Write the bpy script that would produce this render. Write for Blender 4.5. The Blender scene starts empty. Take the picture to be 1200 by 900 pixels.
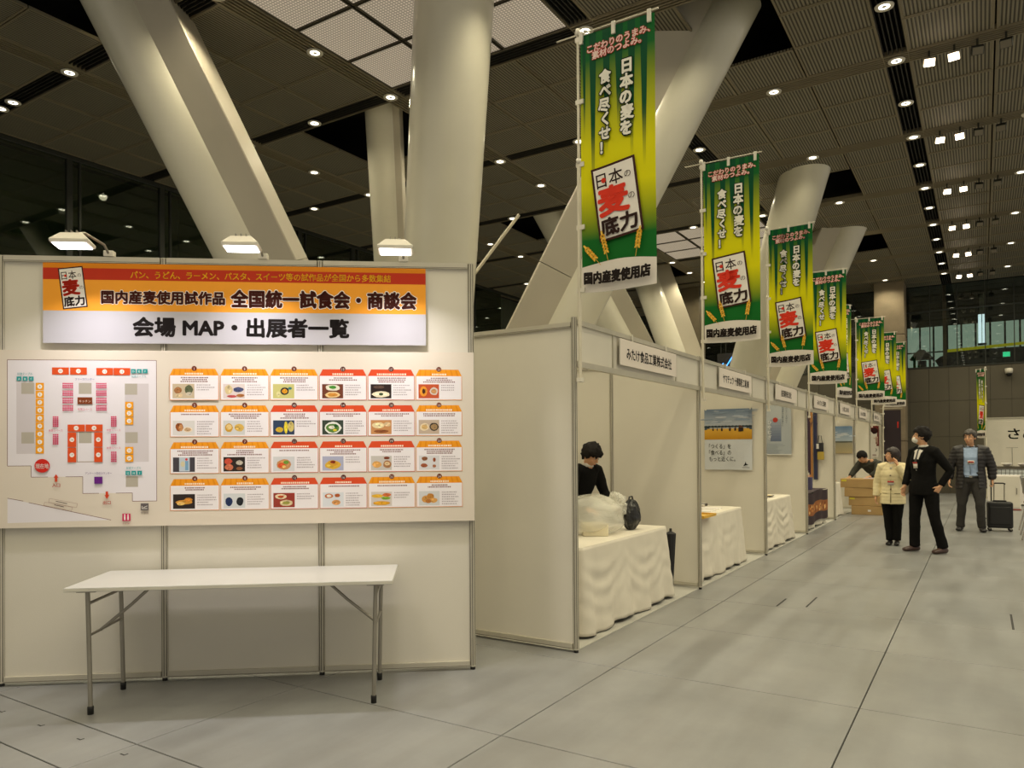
import bpy, math, random
from mathutils import Vector, Matrix, noise
from mathutils.bvhtree import BVHTree

random.seed(7)
SC = bpy.context.scene
COL = SC.collection
PI = math.pi
R = math.radians

# ------------------------------------------------------------------ camera
cam_d = bpy.data.cameras.new('camera')
cam = bpy.data.objects.new('camera', cam_d)
COL.objects.link(cam)
FPX = 869.3
cam_d.sensor_width = 36.0
cam_d.lens = FPX * 36.0 / 1200.0
cam_d.shift_y = (517.4 - 450.0) / 1200.0
cam_d.clip_end = 300
_yaw, _pt, _rl = .564945, .00853186, -.0068038
_R0 = Matrix(((math.cos(_yaw), math.sin(_yaw), 0), (0, 0, 1), (-math.sin(_yaw), math.cos(_yaw), 0)))
_P = Matrix(((1, 0, 0), (0, math.cos(_pt), -math.sin(_pt)), (0, math.sin(_pt), math.cos(_pt))))
_Q = Matrix(((math.cos(_rl), math.sin(_rl), 0), (-math.sin(_rl), math.cos(_rl), 0), (0, 0, 1)))
_M = _Q @ _P @ _R0
_rot = Matrix((_M[0], _M[1], -_M[2])).transposed()
cam.matrix_world = Matrix.Translation((0, 0, 1.48)) @ _rot.to_4x4()
SC.camera = cam

# ------------------------------------------------------------------ world, exposure
SC.view_settings.view_transform = 'Standard'
SC.view_settings.look = 'None'
SC.view_settings.gamma = 1.0
SC.view_settings.use_curve_mapping = False
SC.view_settings.exposure = 0.12
W = bpy.data.worlds.new('world')
SC.world = W
W.use_nodes = True
W.node_tree.nodes['Background'].inputs[0].default_value = (1.0, 0.93, 0.80, 1)
W.node_tree.nodes['Background'].inputs[1].default_value = 0.45
DOWN_POWER = 74.0        # every recessed downlight
DOWN_COLOR = (1.0, 0.90, 0.63)
ARM_POWER = 5.4          # the three arm lights above the map wall
ARM_COLOR = (1.0, 0.95, 0.98)

# ------------------------------------------------------------------ colours, materials
def lin(c):
    return tuple(((x / 255.0) / 12.92 if x / 255.0 <= .04045 else ((x / 255.0 + .055) / 1.055) ** 2.4) for x in c)

MATS = {}
def mat(name, rgb, rough=.6, metal=0.0, var=.06, vscale=8.0, bump=0.0, bscale=60.0, emit=None, estr=0.0, coat=0.0, spec=.5, alpha=None):
    if name in MATS:
        return MATS[name]
    m = bpy.data.materials.new(name); m.use_nodes = True
    nt = m.node_tree; b = nt.nodes['Principled BSDF']
    c = lin(rgb)
    tc = nt.nodes.new('ShaderNodeTexCoord')
    n = nt.nodes.new('ShaderNodeTexNoise'); n.inputs['Scale'].default_value = vscale; n.inputs['Detail'].default_value = 4
    nt.links.new(tc.outputs['Object'], n.inputs['Vector'])
    r = nt.nodes.new('ShaderNodeValToRGB')
    r.color_ramp.elements[0].position = .3; r.color_ramp.elements[1].position = .7
    r.color_ramp.elements[0].color = (*[max(0, x * (1 - var)) for x in c], 1)
    r.color_ramp.elements[1].color = (*[min(1, x * (1 + var)) for x in c], 1)
    nt.links.new(n.outputs['Fac'], r.inputs['Fac'])
    nt.links.new(r.outputs['Color'], b.inputs['Base Color'])
    b.inputs['Roughness'].default_value = rough
    b.inputs['Metallic'].default_value = metal
    b.inputs['Specular IOR Level'].default_value = spec
    b.inputs['Coat Weight'].default_value = coat
    b.inputs['Coat Roughness'].default_value = .15
    if bump:
        n2 = nt.nodes.new('ShaderNodeTexNoise'); n2.inputs['Scale'].default_value = bscale; n2.inputs['Detail'].default_value = 3
        nt.links.new(tc.outputs['Object'], n2.inputs['Vector'])
        bp = nt.nodes.new('ShaderNodeBump'); bp.inputs['Strength'].default_value = bump; bp.inputs['Distance'].default_value = .01
        nt.links.new(n2.outputs['Fac'], bp.inputs['Height']); nt.links.new(bp.outputs['Normal'], b.inputs['Normal'])
    if emit is not None:
        b.inputs['Emission Color'].default_value = (*lin(emit), 1); b.inputs['Emission Strength'].default_value = estr
    if alpha is not None:
        b.inputs['Alpha'].default_value = alpha
    MATS[name] = m
    return m

def glass_mat(name, tint, refl=.12, rough=.02):
    m = bpy.data.materials.new(name); m.use_nodes = True
    nt = m.node_tree; nt.nodes.clear()
    o = nt.nodes.new('ShaderNodeOutputMaterial'); mx = nt.nodes.new('ShaderNodeMixShader')
    t = nt.nodes.new('ShaderNodeBsdfTransparent'); g = nt.nodes.new('ShaderNodeBsdfGlossy')
    t.inputs[0].default_value = (*tint, 1); g.inputs['Roughness'].default_value = rough
    lw = nt.nodes.new('ShaderNodeLayerWeight'); lw.inputs['Blend'].default_value = .35
    mr = nt.nodes.new('ShaderNodeMapRange'); mr.inputs['To Min'].default_value = refl; mr.inputs['To Max'].default_value = .8
    nt.links.new(lw.outputs['Fresnel'], mr.inputs['Value']); nt.links.new(mr.outputs['Result'], mx.inputs['Fac'])
    nt.links.new(t.outputs[0], mx.inputs[1]); nt.links.new(g.outputs[0], mx.inputs[2]); nt.links.new(mx.outputs[0], o.inputs[0])
    return m

def print_mat(rough=.55):
    m = bpy.data.materials.new('printed_ink'); m.use_nodes = True
    nt = m.node_tree; b = nt.nodes['Principled BSDF']
    a = nt.nodes.new('ShaderNodeAttribute'); a.attribute_name = 'Col'
    nt.links.new(a.outputs['Color'], b.inputs['Base Color']); b.inputs['Roughness'].default_value = rough
    b.inputs['Specular IOR Level'].default_value = .12
    return m

def floor_mat():
    m = bpy.data.materials.new('floor_stone'); m.use_nodes = True
    nt = m.node_tree; b = nt.nodes['Principled BSDF']; L = nt.links
    g = nt.nodes.new('ShaderNodeNewGeometry')
    n1 = nt.nodes.new('ShaderNodeTexNoise'); n1.inputs['Scale'].default_value = 1.1; n1.inputs['Detail'].default_value = 8; n1.inputs['Roughness'].default_value = .65
    L.new(g.outputs['Position'], n1.inputs['Vector'])
    mp = nt.nodes.new('ShaderNodeMapping'); mp.inputs['Scale'].default_value = (3.5, .5, 1)
    L.new(g.outputs['Position'], mp.inputs['Vector'])
    n2 = nt.nodes.new('ShaderNodeTexNoise'); n2.inputs['Scale'].default_value = 1.6; n2.inputs['Detail'].default_value = 6
    L.new(mp.outputs[0], n2.inputs['Vector'])
    r1 = nt.nodes.new('ShaderNodeValToRGB')
    r1.color_ramp.elements[0].position = .3; r1.color_ramp.elements[0].color = (*lin((122, 123, 123)), 1)
    r1.color_ramp.elements[1].position = .7; r1.color_ramp.elements[1].color = (*lin((141, 141, 140)), 1)
    L.new(n1.outputs['Fac'], r1.inputs['Fac'])
    mx = nt.nodes.new('ShaderNodeMix'); mx.data_type = 'RGBA'; mx.blend_type = 'MULTIPLY'; mx.inputs[0].default_value = .35
    r2 = nt.nodes.new('ShaderNodeValToRGB')
    r2.color_ramp.elements[0].position = .35; r2.color_ramp.elements[0].color = (.60, .56, .52, 1)
    r2.color_ramp.elements[1].position = .6; r2.color_ramp.elements[1].color = (1, 1, 1, 1)
    L.new(n2.outputs['Fac'], r2.inputs['Fac'])
    L.new(r1.outputs[0], mx.inputs[6]); L.new(r2.outputs[0], mx.inputs[7]); L.new(mx.outputs[2], b.inputs['Base Color'])
    rr = nt.nodes.new('ShaderNodeMapRange'); rr.inputs['To Min'].default_value = .27; rr.inputs['To Max'].default_value = .42
    L.new(n2.outputs['Fac'], rr.inputs['Value']); L.new(rr.outputs[0], b.inputs['Roughness'])
    b.inputs['Specular IOR Level'].default_value = .45
    return m

def ceil_mat():
    m = bpy.data.materials.new('ribbed_ceiling_metal'); m.use_nodes = True
    nt = m.node_tree; b = nt.nodes['Principled BSDF']; L = nt.links
    g = nt.nodes.new('ShaderNodeNewGeometry')
    w = nt.nodes.new('ShaderNodeTexWave'); w.wave_type = 'BANDS'; w.bands_direction = 'X'; w.inputs['Scale'].default_value = 3.9 * 2
    w.inputs['Distortion'].default_value = 0
    L.new(g.outputs['Position'], w.inputs['Vector'])
    r = nt.nodes.new('ShaderNodeValToRGB')
    r.color_ramp.elements[0].position = .25; r.color_ramp.elements[0].color = (*lin((56, 52, 42)), 1)
    r.color_ramp.elements[1].position = .6; r.color_ramp.elements[1].color = (*lin((130, 123, 104)), 1)
    L.new(w.outputs['Fac'], r.inputs['Fac']); L.new(r.outputs[0], b.inputs['Base Color'])
    bp = nt.nodes.new('ShaderNodeBump'); bp.inputs['Strength'].default_value = .6; bp.inputs['Distance'].default_value = .01
    L.new(w.outputs['Fac'], bp.inputs['Height']); L.new(bp.outputs[0], b.inputs['Normal'])
    b.inputs['Roughness'].default_value = .65
    return m

def lum_mat():
    m = bpy.data.materials.new('backlit_perforated_mesh'); m.use_nodes = True
    nt = m.node_tree; b = nt.nodes['Principled BSDF']; L = nt.links
    g = nt.nodes.new('ShaderNodeNewGeometry')
    v = nt.nodes.new('ShaderNodeTexVoronoi'); v.inputs['Scale'].default_value = 26; v.inputs['Randomness'].default_value = 0
    L.new(g.outputs['Position'], v.inputs['Vector'])
    r = nt.nodes.new('ShaderNodeValToRGB')
    r.color_ramp.elements[0].position = .28; r.color_ramp.elements[0].color = (*lin((172, 158, 138)), 1)
    r.color_ramp.elements[1].position = .5; r.color_ramp.elements[1].color = (*lin((84, 76, 64)), 1)
    L.new(v.outputs['Distance'], r.inputs['Fac']); L.new(r.outputs[0], b.inputs['Emission Color'])
    b.inputs['Emission Strength'].default_value = 1.9
    b.inputs['Base Color'].default_value = (.15, .14, .12, 1); b.inputs['Roughness'].default_value = .7
    return m

def emis(name, rgb, s):
    m = bpy.data.materials.new(name); m.use_nodes = True
    nt = m.node_tree; nt.nodes.clear()
    o = nt.nodes.new('ShaderNodeOutputMaterial'); e = nt.nodes.new('ShaderNodeEmission')
    e.inputs[0].default_value = (*lin(rgb), 1); e.inputs[1].default_value = s
    nt.links.new(e.outputs[0], o.inputs[0]); MATS[name] = m
    return m

M_PRINT = print_mat()
M_FLOOR = floor_mat(); M_CEIL = ceil_mat(); M_LUM = lum_mat()
M_PANEL = mat('white_laminate_panel', (214, 208, 194), .45, var=.015, vscale=3, bump=.05, bscale=150)
M_ALU = mat('aluminium_profile', (196, 190, 174), .38, .35, var=.04)
M_ALUD = mat('profile_groove', (92, 86, 74), .6)
M_WHITE = mat('white_board', (226, 220, 214), .5, var=.01)
M_BEIGE = mat('beige_board', (218, 207, 194), .55, var=.02, vscale=4)
M_STEEL = mat('steel_tube', (150, 145, 134), .35, .6)
M_CHROME = mat('chrome', (205, 203, 198), .12, 1.0)
M_BLACK = mat('black_rubber', (20, 19, 18), .6)
M_TABLE = mat('white_table_laminate', (180, 178, 174), .35, var=.015)
M_CLOTH = mat('white_tablecloth', (212, 205, 190), .85, var=.03, vscale=5, bump=.15, bscale=90)
M_COLUMN = mat('cream_painted_steel', (214, 209, 190), .34, .0, var=.05, vscale=1.2, coat=.6)
M_COLFLAT = mat('matt_cladding_plate', (186, 178, 160), .5, .1, var=.05, vscale=1.5)
M_CONC = mat('board_marked_concrete', (134, 120, 98), .8, var=.12, vscale=3, bump=.3, bscale=25)
M_DARKWALL = mat('dark_grey_wall_panel', (86, 80, 66), .6, var=.06, vscale=1.0)
M_BAND = mat('dark_ceiling_slat', (64, 57, 44), .6, var=.05)
M_PLENUM = mat('black_plenum', (12, 12, 11), .9)
M_SLOT = mat('black_slot_slat', (34, 32, 26), .6)
M_MULL = mat('dark_mullion', (48, 50, 44), .5, .2)
M_PLASTIC = mat('white_plastic_clip', (214, 208, 194), .4)
M_POLE = mat('cream_pole', (206, 198, 178), .4)
M_BOOTHFLOOR = mat('pale_booth_carpet', (178, 176, 168), .8, var=.04, vscale=6, bump=.1)
M_LENS = emis('downlight_lens', (255, 246, 220), 5.0)
M_FLOOD = emis('floodlight_face', (255, 232, 200), 12.0)
M_ARMLENS = emis('arm_light_lens', (255, 250, 246), 7.0)
M_BOX = mat('corrugated_cardboard', (178, 146, 96), .8, var=.05, vscale=4)

# ------------------------------------------------------------------ object helpers
def put(o, parent=None):
    COL.objects.link(o)
    if parent is not None:
        o.parent = parent
    return o

def tag(o, label=None, cat=None, group=None, kind=None):
    if label: o['label'] = label
    if cat: o['category'] = cat
    if group: o['group'] = group
    if kind: o['kind'] = kind
    return o

def thing(name, label, cat, loc=(0, 0, 0), rz=0.0, group=None):
    o = bpy.data.objects.new(name, None); o.empty_display_size = .1
    put(o); o.location = loc; o.rotation_euler = (0, 0, rz)
    return tag(o, label, cat, group)

def dup(root, loc, rz=None, label=None):
    r = root.copy(); COL.objects.link(r); r.location = loc
    if rz is not None: r.rotation_euler = (0, 0, rz)
    if label: r['label'] = label
    for ch in list(root.children):
        c = ch.copy(); COL.objects.link(c); c.parent = r
        for g in ch.children:
            d = g.copy(); COL.objects.link(d); d.parent = c
    return r

class MB:
    def __init__(s): s.v = []; s.f = []; s.m = []; s.s = []
    def add(s, vs, fs, mi=0, smooth=False):
        b = len(s.v); s.v += [tuple(p) for p in vs]
        for f in fs:
            s.f.append([b + i for i in f]); s.m.append(mi); s.s.append(smooth)
        return s
    def box(s, x0, x1, y0, y1, z0, z1, mi=0, M=None):
        vs = [Vector(p) for p in ((x0, y0, z0), (x1, y0, z0), (x1, y1, z0), (x0, y1, z0), (x0, y0, z1), (x1, y0, z1), (x1, y1, z1), (x0, y1, z1))]
        if M is not None: vs = [M @ p for p in vs]
        return s.add(vs, [(0, 3, 2, 1), (4, 5, 6, 7), (0, 1, 5, 4), (1, 2, 6, 5), (2, 3, 7, 6), (3, 0, 4, 7)], mi)
    def tube(s, pts, r, n=8, mi=0, cap=True, smooth=True):
        pts = [Vector(p) for p in pts]; rr = r if isinstance(r, (list, tuple)) else [r] * len(pts)
        rings = []; prev = None
        for i, p in enumerate(pts):
            a = pts[max(i - 1, 0)]; b = pts[min(i + 1, len(pts) - 1)]; t = (b - a).normalized()
            if prev is None:
                u = t.orthogonal().normalized()
            else:
                u = (prev - t * prev.dot(t)).normalized()
            prev = u; w = t.cross(u)
            rings.append([p + (u * math.cos(2 * PI * k / n) + w * math.sin(2 * PI * k / n)) * rr[i] for k in range(n)])
        vs = [p for q in rings for p in q]; fs = []
        for i in range(len(pts) - 1):
            for k in range(n):
                fs.append((i * n + k, i * n + (k + 1) % n, (i + 1) * n + (k + 1) % n, (i + 1) * n + k))
        s.add(vs, fs, mi, smooth)
        if cap:
            b = len(s.v)
            s.add(rings[0], [tuple(reversed(range(n)))], mi); s.add(rings[-1], [tuple(range(n))], mi)
        return s
    def lathe(s, prof, c=(0, 0, 0), n=16, mi=0, smooth=True, ax='z', M=None):
        vs = []; fs = []
        for r, z in prof:
            for k in range(n):
                a = 2 * PI * k / n
                p = Vector((r * math.cos(a), r * math.sin(a), z))
                if ax == 'y': p = Vector((p.x, p.z, p.y))
                if M is not None: p = M @ p
                vs.append(p + Vector(c))
        for i in range(len(prof) - 1):
            for k in range(n):
                fs.append((i * n + k, i * n + (k + 1) % n, (i + 1) * n + (k + 1) % n, (i + 1) * n + k))
        fs.append(tuple(reversed(range(n)))); fs.append(tuple((len(prof) - 1) * n + k for k in range(n)))
        return s.add(vs, fs, mi, smooth)
    def prism(s, poly, y0, y1, mi=0, M=None):
        n = len(poly)
        vs = [Vector((x, y0, z)) for x, z in poly] + [Vector((x, y1, z)) for x, z in poly]
        if M is not None: vs = [M @ p for p in vs]
        fs = [tuple(range(n)), tuple(reversed(range(n, 2 * n)))] + [(i, i + n, (i + 1) % n + n, (i + 1) % n) for i in range(n)]
        return s.add(vs, fs, mi)
    def mesh(s, name, mats):
        me = bpy.data.meshes.new(name); me.from_pydata(s.v, [], s.f)
        for m in (mats if isinstance(mats, (list, tuple)) else [mats]): me.materials.append(m)
        me.polygons.foreach_set('material_index', s.m); me.polygons.foreach_set('use_smooth', s.s)
        me.update()
        import bmesh
        bm = bmesh.new(); bm.from_mesh(me); bmesh.ops.recalc_face_normals(bm, faces=bm.faces); bm.to_mesh(me); bm.free()
        return me
    def build(s, name, mats, parent=None, bevel=0, loc=None, label=None):
        o = bpy.data.objects.new(name, s.mesh(name, mats)); put(o, parent)
        if loc: o.location = loc
        if bevel:
            b = o.modifiers.new('bevel', 'BEVEL'); b.width = bevel; b.segments = 2; b.limit_method = 'ANGLE'; b.angle_limit = R(50)
        if label: o['label'] = label
        return o

# ------------------------------------------------------------------ flat print (coloured polygons laid on boards and cloth)
_TC = {}
def glyphs(txt, off=0.0):
    k = (txt, off)
    if k not in _TC:
        c = bpy.data.curves.new('t', 'FONT'); c.body = txt; c.size = 1; c.offset = off; c.resolution_u = 2
        o = bpy.data.objects.new('t', c); COL.objects.link(o)
        dg = bpy.context.evaluated_depsgraph_get()
        m = bpy.data.meshes.new_from_object(o.evaluated_get(dg))
        _TC[k] = ([(v.co.x, v.co.y) for v in m.vertices], [tuple(p.vertices) for p in m.polygons])
        bpy.data.objects.remove(o); bpy.data.curves.remove(c); bpy.data.meshes.remove(m)
    return _TC[k]

class Ink:
    def __init__(s, fmap=None, step=.00030):
        s.v = []; s.f = []; s.c = []; s.L = 0; s.step = step
        s.fmap = fmap or (lambda x, y, l: (x, -l, y))
    def raw(s, pts, faces, col):
        b = len(s.v); l = s.L * s.step
        s.v += [s.fmap(x, y, l) for x, y in pts]
        for f in faces:
            s.f.append([b + i for i in f]); s.c.append(col)
    def nxt(s): s.L += 1; return s
    def poly(s, pts, rgb): s.raw(pts, [tuple(range(len(pts)))], lin(rgb)); return s
    def rect(s, x0, y0, x1, y1, rgb): return s.poly([(x0, y0), (x1, y0), (x1, y1), (x0, y1)], rgb)
    def ell(s, cx, cy, rx, ry, rgb, n=14, rot=0):
        c, t = math.cos(rot), math.sin(rot)
        return s.poly([(cx + rx * math.cos(2 * PI * k / n) * c - ry * math.sin(2 * PI * k / n) * t, cy + rx * math.cos(2 * PI * k / n) * t + ry * math.sin(2 * PI * k / n) * c) for k in range(n)], rgb)
    def line(s, x0, y0, x1, y1, w, rgb):
        d = math.hypot(x1 - x0, y1 - y0) or 1; nx, ny = -(y1 - y0) / d * w / 2, (x1 - x0) / d * w / 2
        return s.poly([(x0 - nx, y0 - ny), (x1 - nx, y1 - ny), (x1 + nx, y1 + ny), (x0 + nx, y0 + ny)], rgb)
    def text(s, txt, x, y, size, rgb, w=None, off=0.0, rot=0.0, align='l', ink_off=None, skew=0.0):
        """baseline at y (bottom of the em box), left edge at x; w stretches the line to that width; off thickens the strokes"""
        v, f = glyphs(txt, 0.0)
        x0 = min(p[0] for p in v); x1 = max(p[0] for p in v)
        sx = (w / (x1 - x0)) if w else size
        ox = {'l': 0, 'c': -(x1 - x0) * sx / 2, 'r': -(x1 - x0) * sx}[align]
        c, t = math.cos(rot), math.sin(rot)
        for dx, dy in s.spread(off):
            out = []
            for px, py in v:
                a = (px - x0) * sx + ox + dx * size; b = (py + .08 + dy) * size
                out.append((x + a * c - b * t, y + a * t + b * c))
            s.raw(out, f, lin(rgb))
        s.L += 1
        return s
    @staticmethod
    def spread(off):
        if off <= .003: return [(0, 0)]
        n = 4 if off < .04 else 8
        return [(0, 0)] + [(off * math.cos(2 * PI * (k + .5) / n), off * math.sin(2 * PI * (k + .5) / n)) for k in range(n)]
    def vtext(s, txt, cx, ytop, size, rgb, off=0.0, pitch=1.0, dx=None, sx=1.0):
        for i, ch in enumerate(txt):
            v, f = glyphs(ch, 0.0)
            yy = ytop - (i + 1) * size * pitch; xx = cx + (dx(i) if dx else 0)
            for ax, ay in s.spread(off):
                s.raw([(xx + (px - .5 + ax) * size * sx, yy + (py + .08 + ay) * size) for px, py in v], f, lin(rgb))
        s.L += 1
        return s
    def build(s, name, parent=None, loc=None, extra=None, solid=0):
        me = bpy.data.meshes.new(name); me.from_pydata(s.v, [], s.f)
        ca = me.color_attributes.new('Col', 'FLOAT_COLOR', 'CORNER')
        buf = []
        for f, c in zip(s.f, s.c):
            if isinstance(c[0], tuple):
                for q in c: buf += [*q, 1.0]
            else:
                buf += [c[0], c[1], c[2], 1.0] * len(f)
        ca.data.foreach_set('color', buf)
        me.materials.append(M_PRINT); me.update()
        o = bpy.data.objects.new(name, me); put(o, parent)
        if loc: o.location = loc
        return o

# logo plate: white tilted card, brown frame, the four word lines
def logo(k, cx, cy, w, h, rot, small=True):
    c, t = math.cos(rot), math.sin(rot)
    def P(x, y): return (cx + x * c - y * t, cy + x * t + y * c)
    def q(a, b, rgb):
        for i in range(6):
            for j in range(8):
                x0, x1, y0, y1 = -a + 2 * a * i / 6, -a + 2 * a * (i + 1) / 6, -b + 2 * b * j / 8, -b + 2 * b * (j + 1) / 8
                k.poly([P(x0, y0), P(x1, y0), P(x1, y1), P(x0, y1)], rgb)
        k.nxt()
    q(w / 2, h / 2, (62, 34, 28)); q(w / 2 - w * .05, h / 2 - w * .05, (228, 222, 214))
    def T(s_, x, y, sz, rgb, wd=None, off=.0):
        a = P(x, y); k.text(s_, a[0], a[1], sz, rgb, w=wd, off=off, rot=rot)
    T('日本', -w * .40, h * .21, h * .22, (48, 30, 26), wd=w * .60, off=.012)
    a = P(-w * .235, h * .305); k.ell(a[0], a[1], w * .055, w * .055, (206, 52, 34)); k.nxt()
    T('の', w * .24, h * .24, h * .11, (60, 40, 36), off=.0)
    T('麦', -w * .40, -h * .17, h * .40, (214, 56, 36), wd=w * .66, off=.045)
    T('の', w * .27, -h * .06, h * .11, (60, 40, 36))
    T('底力', -w * .42, -h * .44, h * .25, (48, 30, 26), wd=w * .82, off=.04)

# ================================================================== THE SETTING
# ---- floor: stone slabs with open joints
fl = bpy.data.objects.new('floor', None); put(fl); tag(fl, 'pale grey stone slab floor of the hall with thin dark joints', None, kind='structure')
MB().box(-16, 9, -8, 33, -.12, -.014).build('floor_base', mat('joint_grout', (58, 54, 48), .9), fl)
xs = [-.6 + 1.508 * i for i in range(-5, 4)]
ys = [.4, 1.8, 2.15, 3.2, 4.58, 5.91, 7.08, 8.5, 9.9, 11.3, 12.7, 14.1, 15.5, 16.9, 18.3, 19.7, 21.1, 22.5, 23.9, 26.15]
slab_mesh = {}
rest = MB()
for i in range(len(xs) - 1):
    for j in range(len(ys) - 1):
        w_, d_ = xs[i + 1] - xs[i] - .007, ys[j + 1] - ys[j] - .007
        key = (round(w_, 3), round(d_, 3))
        if key not in slab_mesh:
            m_ = MB(); a, b = w_ / 2, d_ / 2; e = .002
            m_.add([(-a, -b, -.02), (a, -b, -.02), (a, b, -.02), (-a, b, -.02), (-a, -b, -e), (a, -b, -e), (a, b, -e), (-a, b, -e),
                    (-a + e, -b + e, 0), (a - e, -b + e, 0), (a - e, b - e, 0), (-a + e, b - e, 0)],
                   [(0, 1, 5, 4), (1, 2, 6, 5), (2, 3, 7, 6), (3, 0, 4, 7), (4, 5, 9, 8), (5, 6, 10, 9), (6, 7, 11, 10), (7, 4, 8, 11), (8, 9, 10, 11)])
            slab_mesh[key] = m_.mesh('floor_slab', M_FLOOR)
        o = bpy.data.objects.new('floor_slab', slab_mesh[key]); put(o, fl)
        o.location = ((xs[i] + xs[i + 1]) / 2, (ys[j] + ys[j + 1]) / 2, 0)
for (x0, x1, y0, y1) in [(-16, xs[0] - .004, -8, 33), (xs[-1] + .004, 9, -8, 33), (xs[0], xs[-1], -8, .396), (xs[0], xs[-1], 26.154, 33)]:
    rest.box(x0, x1, y0, y1, -.02, 0)
o = rest.build('floor_slab_field', M_FLOOR, fl); o['kind'] = 'stuff'
# short cut joints and small service marks set in the slabs
mk = MB()
for (x, y0, y1) in ((-1.38, 7.2, 7.72), (-1.62, 7.1, 7.5), (.195, 7.15, 7.79), (-.9, 13.2, 13.8)):
    mk.box(x - .008, x + .008, y0, y1, .0002, .0008)
for (x, y) in ((-4.73, 2.01), (-4.31, 2.02), (-3.93, 2.03), (-3.55, 2.04)):
    mk.box(x - .018, x + .018, y - .004, y + .004, .0002, .0008).box(x + .010, x + .018, y, y + .02, .0002, .0008)
mk.build('cut_joint', M_BLACK, fl)
MB().box(-4.52, -2.5, 4.78, 24.3, .0005, .008).build('booth_floor_mat', M_BOOTHFLOOR, fl)

# ---- ceiling
ZC = 6.4
ce = bpy.data.objects.new('ceiling', None); put(ce); tag(ce, 'dark ribbed metal panel ceiling with slots and recessed lights', None, kind='structure')
SX = [-.873 - 3.021 * i for i in range(-2, 5)]           # Y-running slots
YB = [5.03 + 2.78 * n for n in range(-4, 8)]              # X-running bands
MB().box(-16.2, 9, -8, 27, 7.3, 7.4).build('plenum_roof', M_PLENUM, ce)
pl = MB(); pl.box(-16.2, 9, -8.1, -8, ZC, 7.4); pl.box(9, 9.1, -8, 27, ZC, 7.4); pl.box(-12.9, -12.75, -8, 27, ZC, 7.4); pl.box(-12.8, 9, 26.2, 26.4, ZC, 7.4)
pl.build('plenum_side', M_PLENUM, ce)
def panel_mesh(w_, d_):
    a, b = w_ / 2, d_ / 2; m_ = MB(); e = .022
    m_.box(-a, a, -b, b, .004, .03, 0)
    for q in ((-a, a, -b, -b + e), (-a, a, b - e, b), (-a, -a + e, -b + e, b - e), (a - e, a, -b + e, b - e)):
        m_.box(*q, -.006, .004, 1)
    return m_.mesh('ceiling_panel', [M_CEIL, M_BANDL])
M_BANDL = mat('ceiling_panel_edge', (122, 112, 90), .55, var=.03)
PM = {}
def in_view(p):
    q = _M @ (Vector(p) - Vector((0, 0, 1.48)))
    if q.z < .5: return False
    u = 600 + FPX * q.x / q.z; v = 517.4 - FPX * q.y / q.z
    return -60 < u < 1260 and -60 < v < 960
sub = [(.14, 1.045), (1.065, 1.956), (1.976, 2.881)]      # offsets from the left slot of a section
holes = set(); lum = set()
def mod(y): return min(range(len(YB)), key=lambda n: abs(YB[n] + 1.39 - y))
for r_ in (0, 1): holes.add((-3.894, 1, mod(9), r_)); holes.add((-3.894, 1, mod(20), r_))
for r_ in (1, 2): holes.add((-3.894, 1, mod(15), r_))
for s_ in (1, 2):
    for r_ in (0, 1): holes.add((-9.936, s_, mod(9), r_)); holes.add((-9.936, s_, mod(20), r_)); 
    for r_ in (0, 1, 2): holes.add((-9.936, s_, mod(3.6), r_))
    for r_ in (0, 1): holes.add((-9.936, s_, mod(15), r_))
for s_ in (0, 1, 2):
    for r_ in (0, 1, 2):
        for y in (1, 3.6, 6.4, 17.5): lum.add((-6.915, s_, mod(y), r_))
far_panels = MB(); nind = 0; cand = []
for xl in [-.873 - 3.021 * i for i in range(-2, 5)]:
    for n in range(len(YB)):
        y0 = YB[n] + .13; rows = [(y0 + .84 * r_ + .006, y0 + .84 * (r_ + 1) - .006) for r_ in range(3)]
        for si, (a, b) in enumerate(sub):
            for ri, (c, d) in enumerate(rows):
                if d > 26.1 or xl + a < -12.7: 
                    if xl + b < -12.7 or c > 26: continue
                key = (round(xl, 3), si, n, ri)
                if any(abs(h[0] - key[0]) < .02 and h[1:] == key[1:] for h in holes): continue
                isl = any(abs(h[0] - key[0]) < .02 and h[1:] == key[1:] for h in lum)
                xa, xb, d = max(xl + a, -12.74), xl + b, min(d, 26.15)
                p = ((xa + xb) / 2, (c + d) / 2, ZC)
                cand.append((not in_view(p), math.dist(p, (0, 0, 1.48)), p, round(xb - xa, 3), round(d - c, 3), isl))
cand.sort(key=lambda t: t[:2])
for (nv, ds, p, w_, d_, isl) in cand:
    if isl:
        k = ('l', w_, d_)
        if k not in PM:
            a, b = w_ / 2, d_ / 2; m_ = MB(); m_.box(-a + .015, a - .015, -b + .015, b - .015, .01, .02, 0)
            for q in ((-a, a, -b, -b + .02), (-a, a, b - .02, b), (-a, -a + .02, -b, b), (a - .02, a, -b, b)): m_.box(*q, -.004, .03, 1)
            PM[k] = m_.mesh('backlit_ceiling_panel', [M_LUM, M_BAND])
        o = bpy.data.objects.new('backlit_ceiling_panel', PM[k]); put(o, ce); o.location = p
        o['label'] = 'backlit perforated ceiling panel'
    elif not nv and nind < 295:
        if (w_, d_) not in PM: PM[(w_, d_)] = panel_mesh(w_, d_)
        o = bpy.data.objects.new('ceiling_panel', PM[(w_, d_)]); put(o, ce); o.location = p; nind += 1
    else:
        far_panels.box(p[0] - w_ / 2, p[0] + w_ / 2, p[1] - d_ / 2, p[1] + d_ / 2, ZC + .004, ZC + .03)
o = far_panels.build('ceiling_panel_field', M_CEIL, ce); o['kind'] = 'stuff'
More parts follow.
